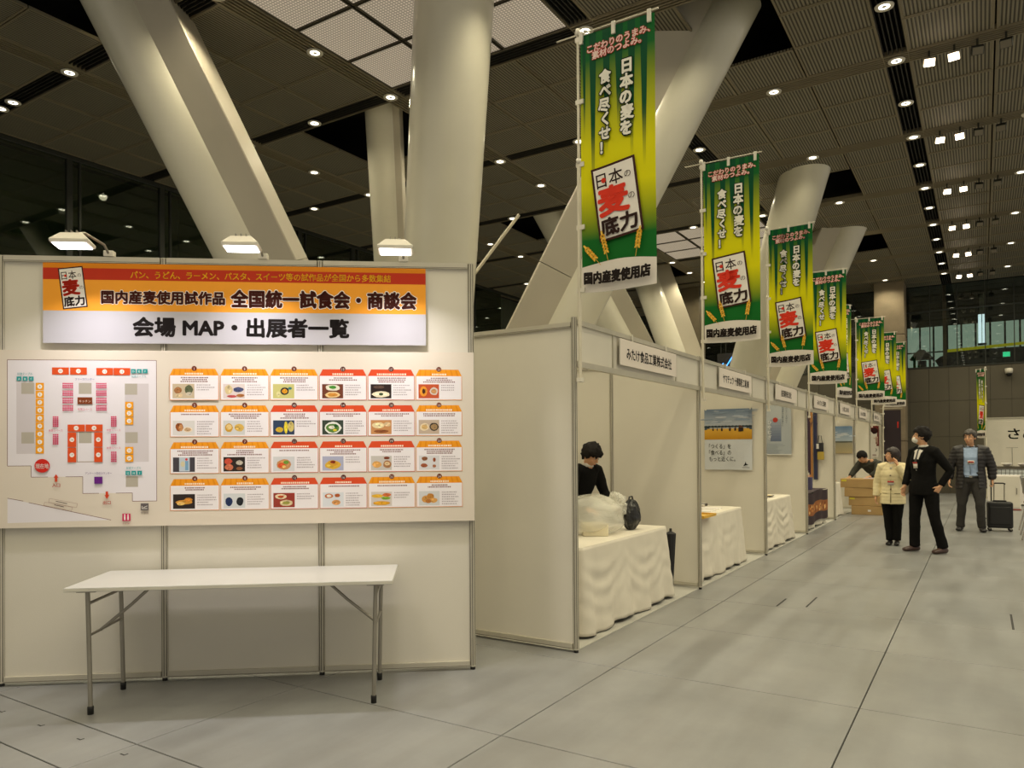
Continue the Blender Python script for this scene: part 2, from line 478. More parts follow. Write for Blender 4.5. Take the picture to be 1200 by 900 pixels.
def run(name, x0, x1, y0, y1, along, dark):
    """one slatted run: six slats laid along the given axis"""
    m_ = MB(); w_ = .011 if not dark else .006
    for k in range(6):
        if along == 'x':
            c = (y0 + y1) / 2 - .13 + .052 * k; m_.box(x0, x1, c - w_, c + w_, ZC + (.014 if dark else -.012), ZC + (.05 if dark else .012))
        else:
            c = (x0 + x1) / 2 - .13 + .052 * k; m_.box(c - w_, c + w_, y0, y1, ZC + (.014 if dark else -.012), ZC + (.05 if dark else .012))
    o = m_.build('slot_slat_run' if dark else 'linear_grille', M_SLOT if dark else M_BANDL, ce); o['kind'] = 'stuff'
    m_ = MB()
    if along == 'x':
        m_.box(x0, x1, y0, y0 + .01, ZC - .008, ZC + .06); m_.box(x0, x1, y1 - .01, y1, ZC - .008, ZC + .06)
    else:
        m_.box(x0, x0 + .01, y0, y1, ZC - .008, ZC + .06); m_.box(x1 - .01, x1, y0, y1, ZC - .008, ZC + .06)
    m_.build('slot_edge', M_BANDL, ce)
    if not dark: MB().box(x0, x1, y0, y1, ZC + .062, ZC + .07).build('grille_tray', M_BAND, ce)
for y in YB:
    run('', -4.03, 8.9, y - .14, y + .14, 'x', False)
    run('', -12.74, -4.03, y - .14, y + .14, 'x', True)
for x in SX:
    run('', x - .145, x + .145, -7.9, 26.15, 'y', x > -5)

# ---- downlights
LP = bpy.data.lights.new('downlight_lamp', 'SPOT'); LP.energy = DOWN_POWER; LP.color = DOWN_COLOR; LP.spot_size = R(150); LP.spot_blend = .8; LP.shadow_soft_size = .07
m_ = MB(); m_.lathe([(.062, -.006), (.098, -.012), (.102, 0), (.062, .02)], n=20); DL_TRIM = m_.mesh('trim_ring', mat('white_trim', (220, 214, 200), .4))
m_ = MB(); m_.lathe([(.001, -.004), (.05, -.008), (.068, -.004), (.068, .012)], n=18); DL_LENS = m_.mesh('lens', M_LENS)
ordinal = ['first', 'second', 'third', 'fourth', 'fifth', 'sixth', 'seventh', 'eighth', 'ninth', 'tenth', 'eleventh', 'twelfth', 'thirteenth', 'fourteenth', 'fifteenth', 'sixteenth', 'seventeenth', 'eighteenth', 'nineteenth', 'twentieth', 'twenty-first', 'twenty-second', 'twenty-third', 'twenty-fourth']
def downlight(x, y, label, group, lamp=True):
    t = thing('recessed_downlight', label, 'ceiling light', (x, y, ZC - .02), 0, group)
    for nm, me in (('trim_ring', DL_TRIM), ('lens', DL_LENS)):
        put(bpy.data.objects.new(nm, me), t)
    if lamp:
        l = bpy.data.objects.new('downlight_lamp', LP); put(l, t); l.location = (0, 0, -.03)
SLOT_NAME = {-.873: 'the dark slot over the aisle', -3.894: 'the slot above the booth row', -6.915: 'the slot beside the backlit ceiling panels',
             -9.936: 'the slot nearest the dark glass wall', 2.148: 'the ceiling slot off to the right', 5.169: 'the far right ceiling slot'}
MID_NAME = {-2.384: 'the ribbed panels behind the green banners', .638: 'the ribbed panels at the right edge', -5.405: 'the panels left of the green banners', -8.426: 'the panels above the map wall',
            -11.447: 'the panels by the dark glass wall', 3.659: 'the panels off to the right'}
for x, nm in SLOT_NAME.items():
    k = 0
    for n in range(-5, 15):
        y = 5.03 + 1.39 * n
        if y > 25.9: continue
        vis = in_view((x, y, ZC))
        lab = ('round lit downlight in %s, %s from the near end' % (nm, ordinal[k])) if vis else 'round lit downlight in %s, out of view, %s row' % (nm, ordinal[n + 5])
        if vis: k += 1
        downlight(x, y, lab, 'downlights in ' + nm)
for x, nm in MID_NAME.items():
    k = 0
    for n in range(-2, 8):
        y = 5.03 + 2.78 * n
        if abs(x + 5.405) < .01 and y < 8: continue
        vis = in_view((x, y, ZC))
        lab = ('small round downlight in %s, %s from the near end' % (nm, ordinal[k])) if vis else 'round lit downlight among %s, out of view, %s row' % (nm, ordinal[n + 2])
        if vis: k += 1
        downlight(x, y, lab, 'downlights in ' + nm)
downlight(-11.8, 5.03, 'second round downlight of the close pair by the dark glass wall', 'downlights by the glass')
# ---- adjustable square floodlights hung from the bands
def floodlight(x, y, on, label, ang):
    t = thing('floodlight', label, 'spotlight', (x, y, ZC - .012), 0, 'square floodlights over the aisle')
    M_ = Matrix.Translation((0, -.03, -.14)) @ Matrix.Rotation(R(ang), 4, 'Z') @ Matrix.Rotation(R(38), 4, 'X')
    MB().box(-.012, .012, -.03, -.01, -.12, 0).build('arm', M_MULL, t)
    MB().box(-.065, .065, -.04, .045, -.05, .05, M=M_).build('housing', M_MULL if not on else M_POLE, t, .006)
    MB().box(-.056, .056, -.046, -.041, -.042, .042, M=M_).build('lit_face' if on else 'glass_face', M_FLOOD if on else mat('dead_lamp_glass', (120, 112, 96), .2), t)
for n in range(0, 8):
    y = 5.03 + 2.78 * n
    w_ = ordinal[max(0, n - 2)]
    for x, on, a, nm in ((-.51, 1, 12, 'left lit'), (-.24, 1, -8, 'right lit'), (0, 0, 10, 'left dark'), (.29, 0, -6, 'right dark')):
        floodlight(x, y, on, '%s square floodlight on the %s ceiling band over the aisle' % (nm, w_) if n >= 2 else '%s square floodlight above the camera, band %s' % (nm, 'one' if n else 'zero'), a)

# ---- left glass wall
GL = glass_mat('dark_window_glass', (.62, .70, .60), .10)
wl = bpy.data.objects.new('window_1', None); put(wl); tag(wl, 'tall dark glass wall behind the map wall reflecting ceiling lights', None, kind='structure')
for k in range(16):
    y = -6.7 + 1.65 * k * 1.0 + 0
    y = 6.48 + 1.65 * (k - 8)
    MB().box(-12.85, -12.79, y - .045, y + .045, 0, ZC).build('mullion', M_MULL, wl)
    MB().box(-12.86, -12.80, y + .16, y + .19, 0, ZC).build('mullion', M_MULL, wl)
    MB().box(-12.835, -12.825, y + .045, y + 1.65 - .045, .05, ZC - .02).build('pane', GL, wl)
MB().box(-12.86, -12.78, -8, 26.2, ZC - .06, ZC).build('head_rail', M_MULL, wl)
MB().box(-12.86, -12.78, -8, 26.2, 0, .06).build('sill_rail', M_MULL, wl)
wo = bpy.data.objects.new('wall_outside', None); put(wo); tag(wo, 'grey green outside wall seen dimly through the dark glass', None, kind='structure')
for k in range(9):
    MB().box(-15.9, -15.7, -8 + 4.6 * k, -8 + 4.6 * k + 4.55, 0, 7.3).build('wall_panel', mat('outside_render', (118, 124, 104), .8), wo)

# ---- end wall: dark panels, glass gallery above
YE = 26.2
we = bpy.data.objects.new('wall_end', None); put(we); tag(we, 'dark grey panelled end wall of the hall', None, kind='structure')
MB().box(-12.8, 9, YE + .03, YE + .2, 0, 3.85).build('wall_backing', M_BLACK, we)
zr = [0, 1.73, 2.82, 3.85]
for i in range(-11, 7):
    x0 = -.31 + .53 * i if True else 0
    for j in range(3):
        MB().box(x0 + .004, x0 + .526, YE, YE + .03, zr[j] + .004, zr[j + 1] - .004).build('wall_panel', M_DARKWALL, we)
MB().box(-12.8, -.31 - .53 * 11, YE, YE + .03, 0, 3.85).build('wall_panel', M_DARKWALL, we)
MB().box(-.31 + .53 * 7, 9, YE, YE + .03, 0, 3.85).build('wall_panel', M_DARKWALL, we)
MB().box(-12.8, 9, YE - .02, YE + .12, 3.85, 3.89).build('coping', M_MULL, we)
for (x, z, lab) in ((-1.43, 1.28, 'round dark nozzle vent low on the end wall behind the masked man'), (.65, 1.35, 'round dark nozzle vent above the white booth on the right')):
    t = thing('wall_vent', lab, 'vent', (x, YE, z))
    MB().lathe([(.17, -.005), (.17, -.03), (.12, -.05), (.12, -.01)], n=24, ax='y').build('ring', mat('vent_ring', (104, 98, 82), .5), t)
    MB().lathe([(.02, -.045), (.115, -.012)], n=24, ax='y').build('grille', M_BLACK, t)
t = thing('security_camera', 'small white dome camera on the end wall at right', 'camera', (.68, YE, 3.58))
MB().lathe([(.09, 0), (.1, .06), (.1, .14), (.08, .15)], c=(0, -.11, -.02), n=18).build('housing', M_PLASTIC, t)
MB().lathe([(.015, -.09), (.055, -.07), (.078, -.02), (.08, 0)], c=(0, -.11, -.02), n=18).build('dome', M_BLACK, t)
MB().box(-.03, .03, -.1, 0, .04, .1).build('bracket', M_PLASTIC, t)

GL2 = glass_mat('gallery_glass', (.80, .86, .82), .10)
wg = bpy.data.objects.new('window_2', None); put(wg); tag(wg, 'glass screen above the end wall mirroring the ceiling lights', None, kind='structure')
for k in range(-16, 8):
    x = .11 + .72 * k
    if x < -12.6 or x > 8: continue
    MB().box(x - .012, x + .012, YE + .04, YE + .08, 3.89, ZC).build('mullion', M_MULL, wg)
    MB().box(x + .012, x + .72 - .012, YE + .055, YE + .065, 3.89, ZC).build('pane', GL2, wg)
MB().box(-12.8, 8, YE + .03, YE + .09, 5.6, 5.64).build('transom', M_MULL, wg)
# frosted backlit windows of the gallery beyond
M_FROST = mat('frosted_backlit_pane', (120, 132, 122), .5, emit=(126, 140, 126), estr=1.1)
wf = bpy.data.objects.new('window_3', None); put(wf); tag(wf, 'row of pale frosted windows beyond the glass screen', None, kind='structure')
for k in range(-2, 9):
    x = -1.95 + .447 * (k + 0)
    zlo = 4.3 if x < -1.25 else 4.97
    MB().box(x + .03, x + .417, 32, 32.02, zlo, 5.92).build('pane', M_FROST, wf)
    MB().box(x - .03, x + .03, 31.96, 32.03, 4.2, 5.95).build('mullion', M_MULL, wf)
MB().box(-2.9, 3, 31.96, 32.03, 5.92, 5.98).build('head_rail', M_MULL, wf)
MB().box(-2.9, -1.1, 31.96, 32.03, 4.94, 4.99).build('transom', M_MULL, wf)
wgf = bpy.data.objects.new('floor_gallery', None); put(wgf); tag(wgf, 'gallery floor beyond the glass screen', None, kind='structure')
wb = bpy.data.objects.new('wall_gallery', None); put(wb); tag(wb, 'dark back wall of the gallery beyond the glass', None, kind='structure')
MB().box(-14, 9, 33, 33.1, 0, 9).build('back_panel', mat('gallery_dark', (52, 50, 44), .8), wb)
MB().box(-14, 9, 26.5, 33, 3.55, 3.69).build('gallery_floor', mat('gallery_floor', (60, 56, 48), .6), wgf)
MB().box(-14, 9, 26.5, 33, 7.0, 7.1).build('gallery_ceiling', mat('gallery_ceiling', (48, 48, 44), .8), wgf)
t = tag(MB().prism([(-1.05, 4.90), (4.5, 5.16), (4.5, 5.24), (-1.05, 5.0)], 31.7, 31.8).build('handrail_beam', mat('glowing_yellow_enamel', (206, 196, 10), .4, emit=(206, 196, 10), estr=.35)), 'bright yellow glowing beam running under the frosted windows', 'beam')  # glow added to the enamel colour; the beam is no lamp
t = thing('exit_sign', 'small green exit sign under the yellow beam', 'sign', (.72, 30.0, 4.52))
MB().box(-.11, .11, 0, .05, -.09, .09).build('sign_box', M_PLASTIC, t)
k_ = Ink(); k_.rect(-.1, -.08, .1, .08, (40, 170, 120)); k_.nxt(); k_.ell(-.03, .04, .014, .014, (230, 250, 240)); k_.line(-.03, .02, -.045, -.03, .02, (230, 250, 240)); k_.line(-.045, -.03, -.01, -.06, .012, (230, 250, 240)); k_.line(-.045, -.03, -.08, -.05, .012, (230, 250, 240)); k_.nxt(); k_.rect(.02, -.055, .07, .055, (230, 250, 240))
s_ = k_.build('sign_face', t, (0, -.002, 0)); s_.data.materials[0] = mat('green_sign_glow', (60, 210, 150), .4, emit=(60, 215, 150), estr=1.2)
t = thing('pendant_lamp', 'tall white twin tube lamp hanging before the frosted windows', 'lamp', (.03, 28.0, 4.72))
MB().box(-.10, -.01, -.02, .02, 0, .92).build('tube', emis('cool_tube', (214, 232, 240), 1.5), t)
MB().box(.01, .10, -.02, .02, 0, .92).build('tube', MATS['cool_tube'], t)
MB().box(-.12, .12, -.03, .03, -.06, 0).build('end_cap', M_MULL, t)
MB().box(-.07, .07, -.02, .02, .92, 1.6).build('hanger', M_STEEL, t)
tag(MB().box(-1.02, -.92, 27.1, 27.2, 3.7, 7.0).build('gallery_post', mat('rosy_post', (132, 108, 90), .7)), 'slim brown post between the frosted windows and the screen', 'post')
t = thing('stone_lantern', 'dark roofed lantern silhouette before the frosted windows', 'lantern', (-1.62, 27.4, 3.7))
m_ = MB(); m_.prism([(-.34, .55), (.34, .55), (.22, .7), (.08, .84), (-.08, .84), (-.22, .7)], -.25, .25); m_.build('roof', M_BLACK, t)
m_ = MB()
for a in (-.24, .2): m_.box(a, a + .05, -.2, .2, .12, .56)
m_.build('post', M_BLACK, t); MB().box(-.12, .12, -.12, .12, .25, .5).build('lamp_chamber', M_BLACK, t); MB().box(-.3, .3, -.22, .22, 0, .14).build('plinth', M_BLACK, t)
m_ = MB(); m_.lathe([(.04, 0), (.05, .3), (.2, .32), (.3, .5), (.14, .62), (.02, .66)], n=9); o = m_.build('potted_shrub', M_BLACK); o.location = (-.98, 27.6, 3.7)
tag(o, 'dark bushy plant silhouette right of the lantern', 'plant')

# ---- pillars
t = thing('concrete_pillar', 'square concrete pillar rising behind the last green banners', 'pillar', (-2.34, 25.3, 0))
for i, (a, b) in enumerate([(0, 1.6), (1.6, 3.2), (3.2, 4.8), (4.8, 6.42)]):
    MB().box(-.41, .41, -.3, .5, a + .01, b - .01).build('concrete_lift', M_CONC, t, .015)
MB().box(-.39, .39, -.28, .48, 0, 6.42).build('core', M_CONC, t)
t = thing('square_pillar', 'dark square pillar behind the second name board', 'pillar', (-7.6, 22.6, 0))
MB().box(-.3, .3, -.3, .3, 0, 6.4).build('shaft', mat('dark_pillar_paint', (96, 86, 66), .6), t, .02)
MB().box(-.34, .34, -.34, .34, 0, .2).build('plinth', M_MULL, t)

t = thing('neon_sign', 'two short slanting blue neon strokes glowing beyond the columns', 'light', (-6.52, 22.0, 3.8), 0)
NB_ = emis('blue_neon', (70, 150, 255), 3.0)
MB().tube([(-.05, 0, .0), (.04, 0, .16)], .014, 8).build('neon_tube', NB_, t); MB().tube([(.13, 0, .06), (.33, 0, .36)], .016, 8).build('neon_tube', NB_, t)
MB().box(-.15, .45, .03, .06, -.08, .45).build('back_plate', M_BLACK, t); MB().tube([(.1, .05, .4), (.1, .05, 2.6)], .01, 6).build('hanger', M_MULL, t)

# ---- leaning round columns: a round shaft with a flat clad fin on one side
CR = Vector((.8446, .5354, 0))
def column(label, base, top, r, fin, side, finw=.9):
    base, top = Vector(base), Vector(top); ax = (top - base).normalized()
    sd = (CR - ax * CR.dot(ax)).normalized() * side; fw = ax.cross(sd).normalized()
    if fw.dot(Vector((-.5354, .8446, 0))) < 0: fw = -fw
    t = thing('leaning_column', label, 'column', tuple(base), 0)
    L_ = (top - base).length; m_ = MB(); n = 40
    def ring(p, rr): return [p + (sd * math.cos(2 * PI * k / n) + fw * math.sin(2 * PI * k / n)) * rr for k in range(n)]
    seg = [ring(Vector(), r), ring(ax * L_, r)]
    m_.add([p for q in seg for p in q], [(k, (k + 1) % n, n + (k + 1) % n, n + k) for k in range(n)], 0, True)
    m_.add(seg[0], [tuple(range(n))]); m_.add(seg[1], [tuple(range(n))])
    m_.build('round_shaft', M_COLUMN, t)
    if fin:
        for (l0, l1) in ((0, L_ * .52), (L_ * .52, L_)):
            m_ = MB(); a0, a1 = r * .55, r * .55 + fin + .08; f0, f1 = -r * .72, r * .72
            P = [ax * l + sd * a + fw * f for l in (l0 + .004, l1 - .004) for a, f in ((a0, f0), (a1 - .012, f0), (a1, f0 + .012), (a1, f1 - .012), (a1 - .012, f1), (a0, f1))]
            m_.add(P, [(0, 1, 7, 6), (1, 2, 8, 7), (2, 3, 9, 8), (3, 4, 10, 9), (4, 5, 11, 10), (5, 0, 6, 11), (0, 1, 2, 3, 4, 5), (6, 7, 8, 9, 10, 11)])
            m_.build('flat_cladding', M_COLFLAT, t)
    m_ = MB(); m_.lathe([(r * 1.25, 0), (r * 1.25, .06), (r * 1.1, .1), (r * 1.1, .12)], n=32); m_.build('base_collar', M_COLFLAT, t)
    return t
B1 = Vector((-6.6, 8.07, 0))
column('thick cream column leaning left above the map board', B1 + Vector((-.25, -.25, 0)), (-8.17, 4.41, 6.9), .36, .34, 1)
column('widest round column rising behind the right end of the map wall', B1 + Vector((.15, -.15, 0)), (-4.75, 6.45, 6.9), .44, 0, 1)
column('cream column leaning right behind the first green banner', B1 + Vector((.2, .35, 0)), (-2.45, 8.95, 6.9), .34, .42, -1)
column('slim distant column between the left lean and the wide round one', (-9.85, 11.42, 0), (-7.45, 8.2, 6.9), .26, .06, 1)
column('distant column leaning left low behind the first banner', (-5.9, 18.6, 0), (-8.2, 14.4, 7.0), .40, .34, 1)
column('farther leaning column right of the first banner foot', (-6.1, 20.9, 0), (-8.4, 20.2, 7.0), .38, .42, 1)
column('column rising between the second and third green banners', (-5.7, 18.2, 0), (-2.45, 13.9, 6.9), .42, 0, 1)
column('column leaning right behind the third and fourth green banners', (-5.5, 19.0, 0), (-2.35, 18.45, 6.9), .38, .40, -1)
t = thing('bracket_rod', 'thin pale rod slanting up beside the wide round column', 'rod', (-5.75, 8.055, 3.73))
MB().tube([(0, 0, 0), (.56, .345, .86)], .022, 10).build('rod', M_POLE, t)
MB().lathe([(.05, -.03), (.05, .03)], n=12).build('clamp', M_POLE, t)

# ================================================================== MAP WALL (local x along the wall, -y towards the viewer)
WA, WZ = (-5.237, 2.233, 0), R(38.036)
def on_wall(name, label, cat, s, out, z, group=None):
    t = thing(name, label, cat, (WA[0] + s * math.cos(WZ) + out * math.sin(WZ), WA[1] + s * math.sin(WZ) - out * math.cos(WZ), z), WZ, group)
    return t
def post_mesh(h):
    m_ = MB(); r = .02; n = 8
    ringv = [(r * 1.05 * math.cos(PI / 8 + 2 * PI * k / n), r * 1.05 * math.sin(PI / 8 + 2 * PI * k / n)) for k in range(n)]
    m_.add([(x, y, .02) for x, y in ringv] + [(x, y, h) for x, y in ringv], [(k, (k + 1) % n, n + (k + 1) % n, n + k) for k in range(n)] + [tuple(range(n)), tuple(range(n, 2 * n))], 0)
    for k in range(n):                      # the open groove in each face
        a = PI / 8 + 2 * PI * (k + .5) / n; M_ = Matrix.Rotation(a, 4, 'Z')
        m_.box(.0196, .0200, -.0028, .0028, .03, h - .005, 1, M=M_)
    m_.lathe([(.017, 0), (.017, .02)], n=10, mi=2)
    return m_.mesh('post', [M_ALU, M_ALUD, M_BLACK])
POST27 = post_mesh(2.72); POST24 = post_mesh(2.425)
def rail(x0, x1, z0, z1, th=.019):
    m_ = MB(); m_.box(x0, x1, -th, th, z0, z1, 0); m_.box(x0, x1, -th - .001, -th + .001, z0 + (z1 - z0) * .12, z0 + (z1 - z0) * .2, 1)
    return m_
t = on_wall('map_wall', 'tall white panel wall with aluminium posts behind the folding table', 'partition wall', 0, 0, 0)
for i in range(5):
    o = bpy.data.objects.new('post', POST27); put(o, t); o.location = (-.99 + .99 * i, 0, 0)
for i in range(4):
    x0 = -.99 + .99 * i + .021; x1 = x0 + .948
    MB().box(x0, x1, -.0025, .0025, .055, 2.685).build('panel', M_PANEL, t)
    rail(x0, x1, .022, .058).build('bottom_rail', [M_ALU, M_ALUD], t)
    rail(x0, x1, 2.682, 2.72).build('top_rail', [M_ALU, M_ALUD], t)

# ---- banner board above the map
t = on_wall('event_sign', 'wide orange and white sign board hung above the map board', 'sign', .267, .03, 2.163)
MB().box(0, 2.404, -.006, .006, 0, .51).build('board', M_WHITE, t)
k = Ink(step=.0001); k.rect(0, 0, 2.404, .51, (188, 185, 192)); k.nxt()
k.rect(0, .206, 2.404, .51, (240, 160, 52)); k.nxt(); k.rect(0, .478, 2.404, .51, (218, 132, 30)); k.rect(0, .404, 2.404, .478, (188, 54, 32)); k.nxt()  # top strip's darker orange paints in the shade above the arm lights' cutoff
k.text('パン、うどん、ラーメン、パスタ、スイーツ等の試作品が全国から多数集結', .53, .416, .052, (250, 206, 40), w=1.645, off=.018)
for txt, x, y, sz, w_ in (('国内産麦使用試作品', .354, .255, .088, .757), ('全国統一試食会・商談会', 1.154, .240, .118, 1.186)):
    k.text(txt, x, y, sz, (250, 244, 240), w=w_, off=.09); k.text(txt, x, y, sz, (98, 46, 38), w=w_, off=.045)
k.text('会場 MAP・出展者一覧', .547, .048, .128, (52, 46, 46), w=1.352, off=.045)
logo(k, .180, .352, .150, .262, R(7))
k.build('printed_face', t, (0, -.0065, 0))

# ---- map board
t = on_wall('map_board', 'wide beige board with floor plan and rows of exhibitor cards', 'display board', 0, .03, 0)
MB().box(-.06, 2.985, -.008, .008, .997, 2.118).build('board', M_BEIGE, t)
k = Ink(step=.00006); BG = (218, 207, 192)
k.rect(-.06, .997, 2.985, 2.118, BG); k.nxt()
def mx(c): return .056 + (c - 40) / 748 * .899
def mz(c): return 2.055 - (c - 50) / 708 * .899
def mp(pts): return [(mx(a), mz(b)) for a, b in pts]
LAV = (226, 220, 224)
k.poly(mp([(40, 50), (788, 50), (788, 758), (664, 758), (664, 716), (414, 716), (414, 632), (157, 632), (157, 576), (40, 576)]), LAV)
k.poly(mp([(40, 735), (555, 850), (40, 858)]), LAV); k.nxt()
def ml(x0, y0, x1, y1, w_=2.6, c=(110, 60, 50)): k.line(mx(x0), mz(y0), mx(x1), mz(y1), w_ * .0012, c)
for a in ((40, 50, 788, 50), (788, 50, 788, 758), (788, 758, 664, 758), (664, 758, 664, 716), (664, 716, 580, 716), (495, 716, 414, 716), (414, 716, 414, 632), (414, 632, 328, 632), (240, 632, 157, 632), (157, 632, 157, 576), (157, 576, 40, 576), (40, 576, 40, 50), (40, 735, 118, 750), (145, 758, 555, 850)): ml(*a)
def mr_(x0, y0, x1, y1, c): k.rect(mx(x0), mz(y1), mx(x1), mz(y0), c)
GR = (206, 198, 200); GR2 = (178, 170, 156)
mr_(85, 163, 178, 516, GR); mr_(627, 167, 748, 560, GR); k.nxt()
for a in ((109, 163, 172, 219), (109, 409, 172, 465), (395, 164, 459, 219), (395, 409, 459, 465), (627, 167, 690, 223), (629, 411, 692, 466), (631, 632, 693, 686)): mr_(*a, GR2)
mr_(384, 409, 388, 560, (170, 150, 130)); mr_(384, 556, 474, 560, (170, 150, 130))
OR, RD, TEAL, PK = (236, 158, 28), (216, 82, 38), (44, 150, 150), (204, 60, 100)
def booth(x0, y0, x1, y1, c, n):
    mr_(x0, y0, x1, y1, c); k.nxt(); cx, cy = mx((x0 + x1) / 2), mz((y0 + y1) / 2)
    k.ell(cx, cy, .0145, .0145, (240, 232, 226)); k.nxt(); k.text(str(n), cx, cy - .008, .018, (120, 60, 40), align='c')
for j in range(9): booth(180, 164 + 39.3 * j, 221, 201 + 39.3 * j, OR, 9 - j)
for j, (x, y) in enumerate(((262, 87), (352, 87), (484, 89), (571, 89))): booth(x, y, x + 84, y + 36, RD, 10 + j)
for j, y in enumerate((259, 298, 337)): booth(629, y, 670, y + 36, OR, 20 + j)
for j, y in enumerate((485, 524)): booth(629, y, 670, y + 36, OR, 23 + j)
for j, a in enumerate(((340, 372, 426, 407), (430, 372, 515, 407), (340, 411, 383, 484), (340, 487, 383, 560), (473, 411, 515, 484), (473, 487, 515, 560))): booth(*a, RD, 14 + j)
mr_(390, 236, 464, 270, (124, 58, 28)); k.nxt(); k.text('キッチン', mx(427), mz(262), .018, (236, 222, 210), align='c', w=.07)
def tbl3(x, y, n, lab, ly, w_=24, g=30):
    for j in range(n): mr_(x + g * j, y, x + g * j + w_, y + 21, TEAL); k.nxt(); k.text('ABC'[j] if ly == 0 else 'DEF'[j] if ly == 1 else 'GHI'[j], mx(x + g * j + 12), mz(y + 18), .018, (240, 236, 230), align='c')
tbl3(88, 133, 3, '', 0); k.text('試食テーブル', mx(129), mz(126), .018, TEAL, align='c', w=.09)
tbl3(660, 94, 3, '', 1); k.text('試食テーブル', mx(700), mz(137), .018, TEAL, align='c', w=.09)
tbl3(631, 605, 3, '', 2); k.text('試食テーブル', mx(673), mz(597), .018, TEAL, align='c', w=.09)
k.text('フリーカウンター', mx(427), mz(152), .017, (60, 70, 150), align='c', w=.115)
for y in (164, 202, 239, 276):
    for x in (316, 484):
        for i in range(6):
            for q in (0, 10, 20): mr_(x + i * 9, y + q, x + i * 9 + 7, y + q + (7 if q != 10 else 8), PK)
for (x, y) in ((267, 331), (267, 419), (558, 331), (558, 419), (558, 508)):
    for i in range(6):
        for q in (0, 10, 20): mr_(x + q, y + i * 9, x + q + 8, y + i * 9 + 7, PK)
k.nxt()
for (x, y) in ((427, 302), (281, 407), (571, 407), (571, 496)): k.text('休憩スペース', mx(x), mz(y), .017, (200, 80, 110), align='c', w=.085)
k.ell(mx(214), mz(576), .046, .043, (206, 44, 34), n=24); k.nxt(); k.text('現在地', mx(214), mz(590), .034, (250, 236, 230), align='c', w=.078, off=.03)
for (x, y, d) in ((283, 618, 1), (537, 705, -1)):
    y2 = y + 18 if d == 1 else y
    k.poly(mp([(x - 12, y2), (x, y2 - 18), (x + 12, y2)]) if d == 1 else mp([(x - 12, y + 20), (x, y + 40), (x + 12, y + 20)]), (206, 70, 40)); mr_(x - 6, y2 - 1 if d == 1 else y + 2, x + 6, y2 + 20 if d == 1 else y + 21, (206, 70, 40))
k.nxt(); k.text('入口', mx(283), mz(682), .026, (206, 70, 40), align='c', off=.02); k.text('出口', mx(537), mz(772), .026, (206, 70, 40), align='c', off=.02)
mr_(474, 633, 515, 668, (104, 40, 130)); k.nxt(); k.text('アンケート回収カウンター', mx(495), mz(622), .017, (90, 50, 120), align='c', w=.16)
mr_(708, 769, 748, 804, (100, 92, 92)); k.nxt(); ml(715, 795, 742, 795, 3, (230, 226, 220)); ml(715, 782, 715, 796, 3, (230, 226, 220)); ml(722, 790, 742, 782, 3, (230, 226, 220))
k.text('休憩所', mx(728), mz(822), .016, (110, 90, 90), align='c')
mr_(615, 819, 656, 856, (200, 40, 90)); k.nxt()
for x in (627, 644): k.ell(mx(x), mz(826), .005, .005, (240, 230, 226)); mr_(x - 4, 831, x + 4, 851, (240, 230, 226))
k.nxt(); k.text('トイレ', mx(635), mz(873), .016, (190, 60, 90), align='c')
for q in ([(250, 738), (390, 766), (385, 786), (246, 756)], [(228, 756), (366, 784), (360, 800), (222, 772)]):
    for a in range(4): ml(*q[a], *q[(a + 1) % 4], 1.2, (150, 110, 90))
ml(282, 752, 338, 765, 3, (70, 50, 45)); ml(274, 770, 322, 781, 3, (70, 50, 45))
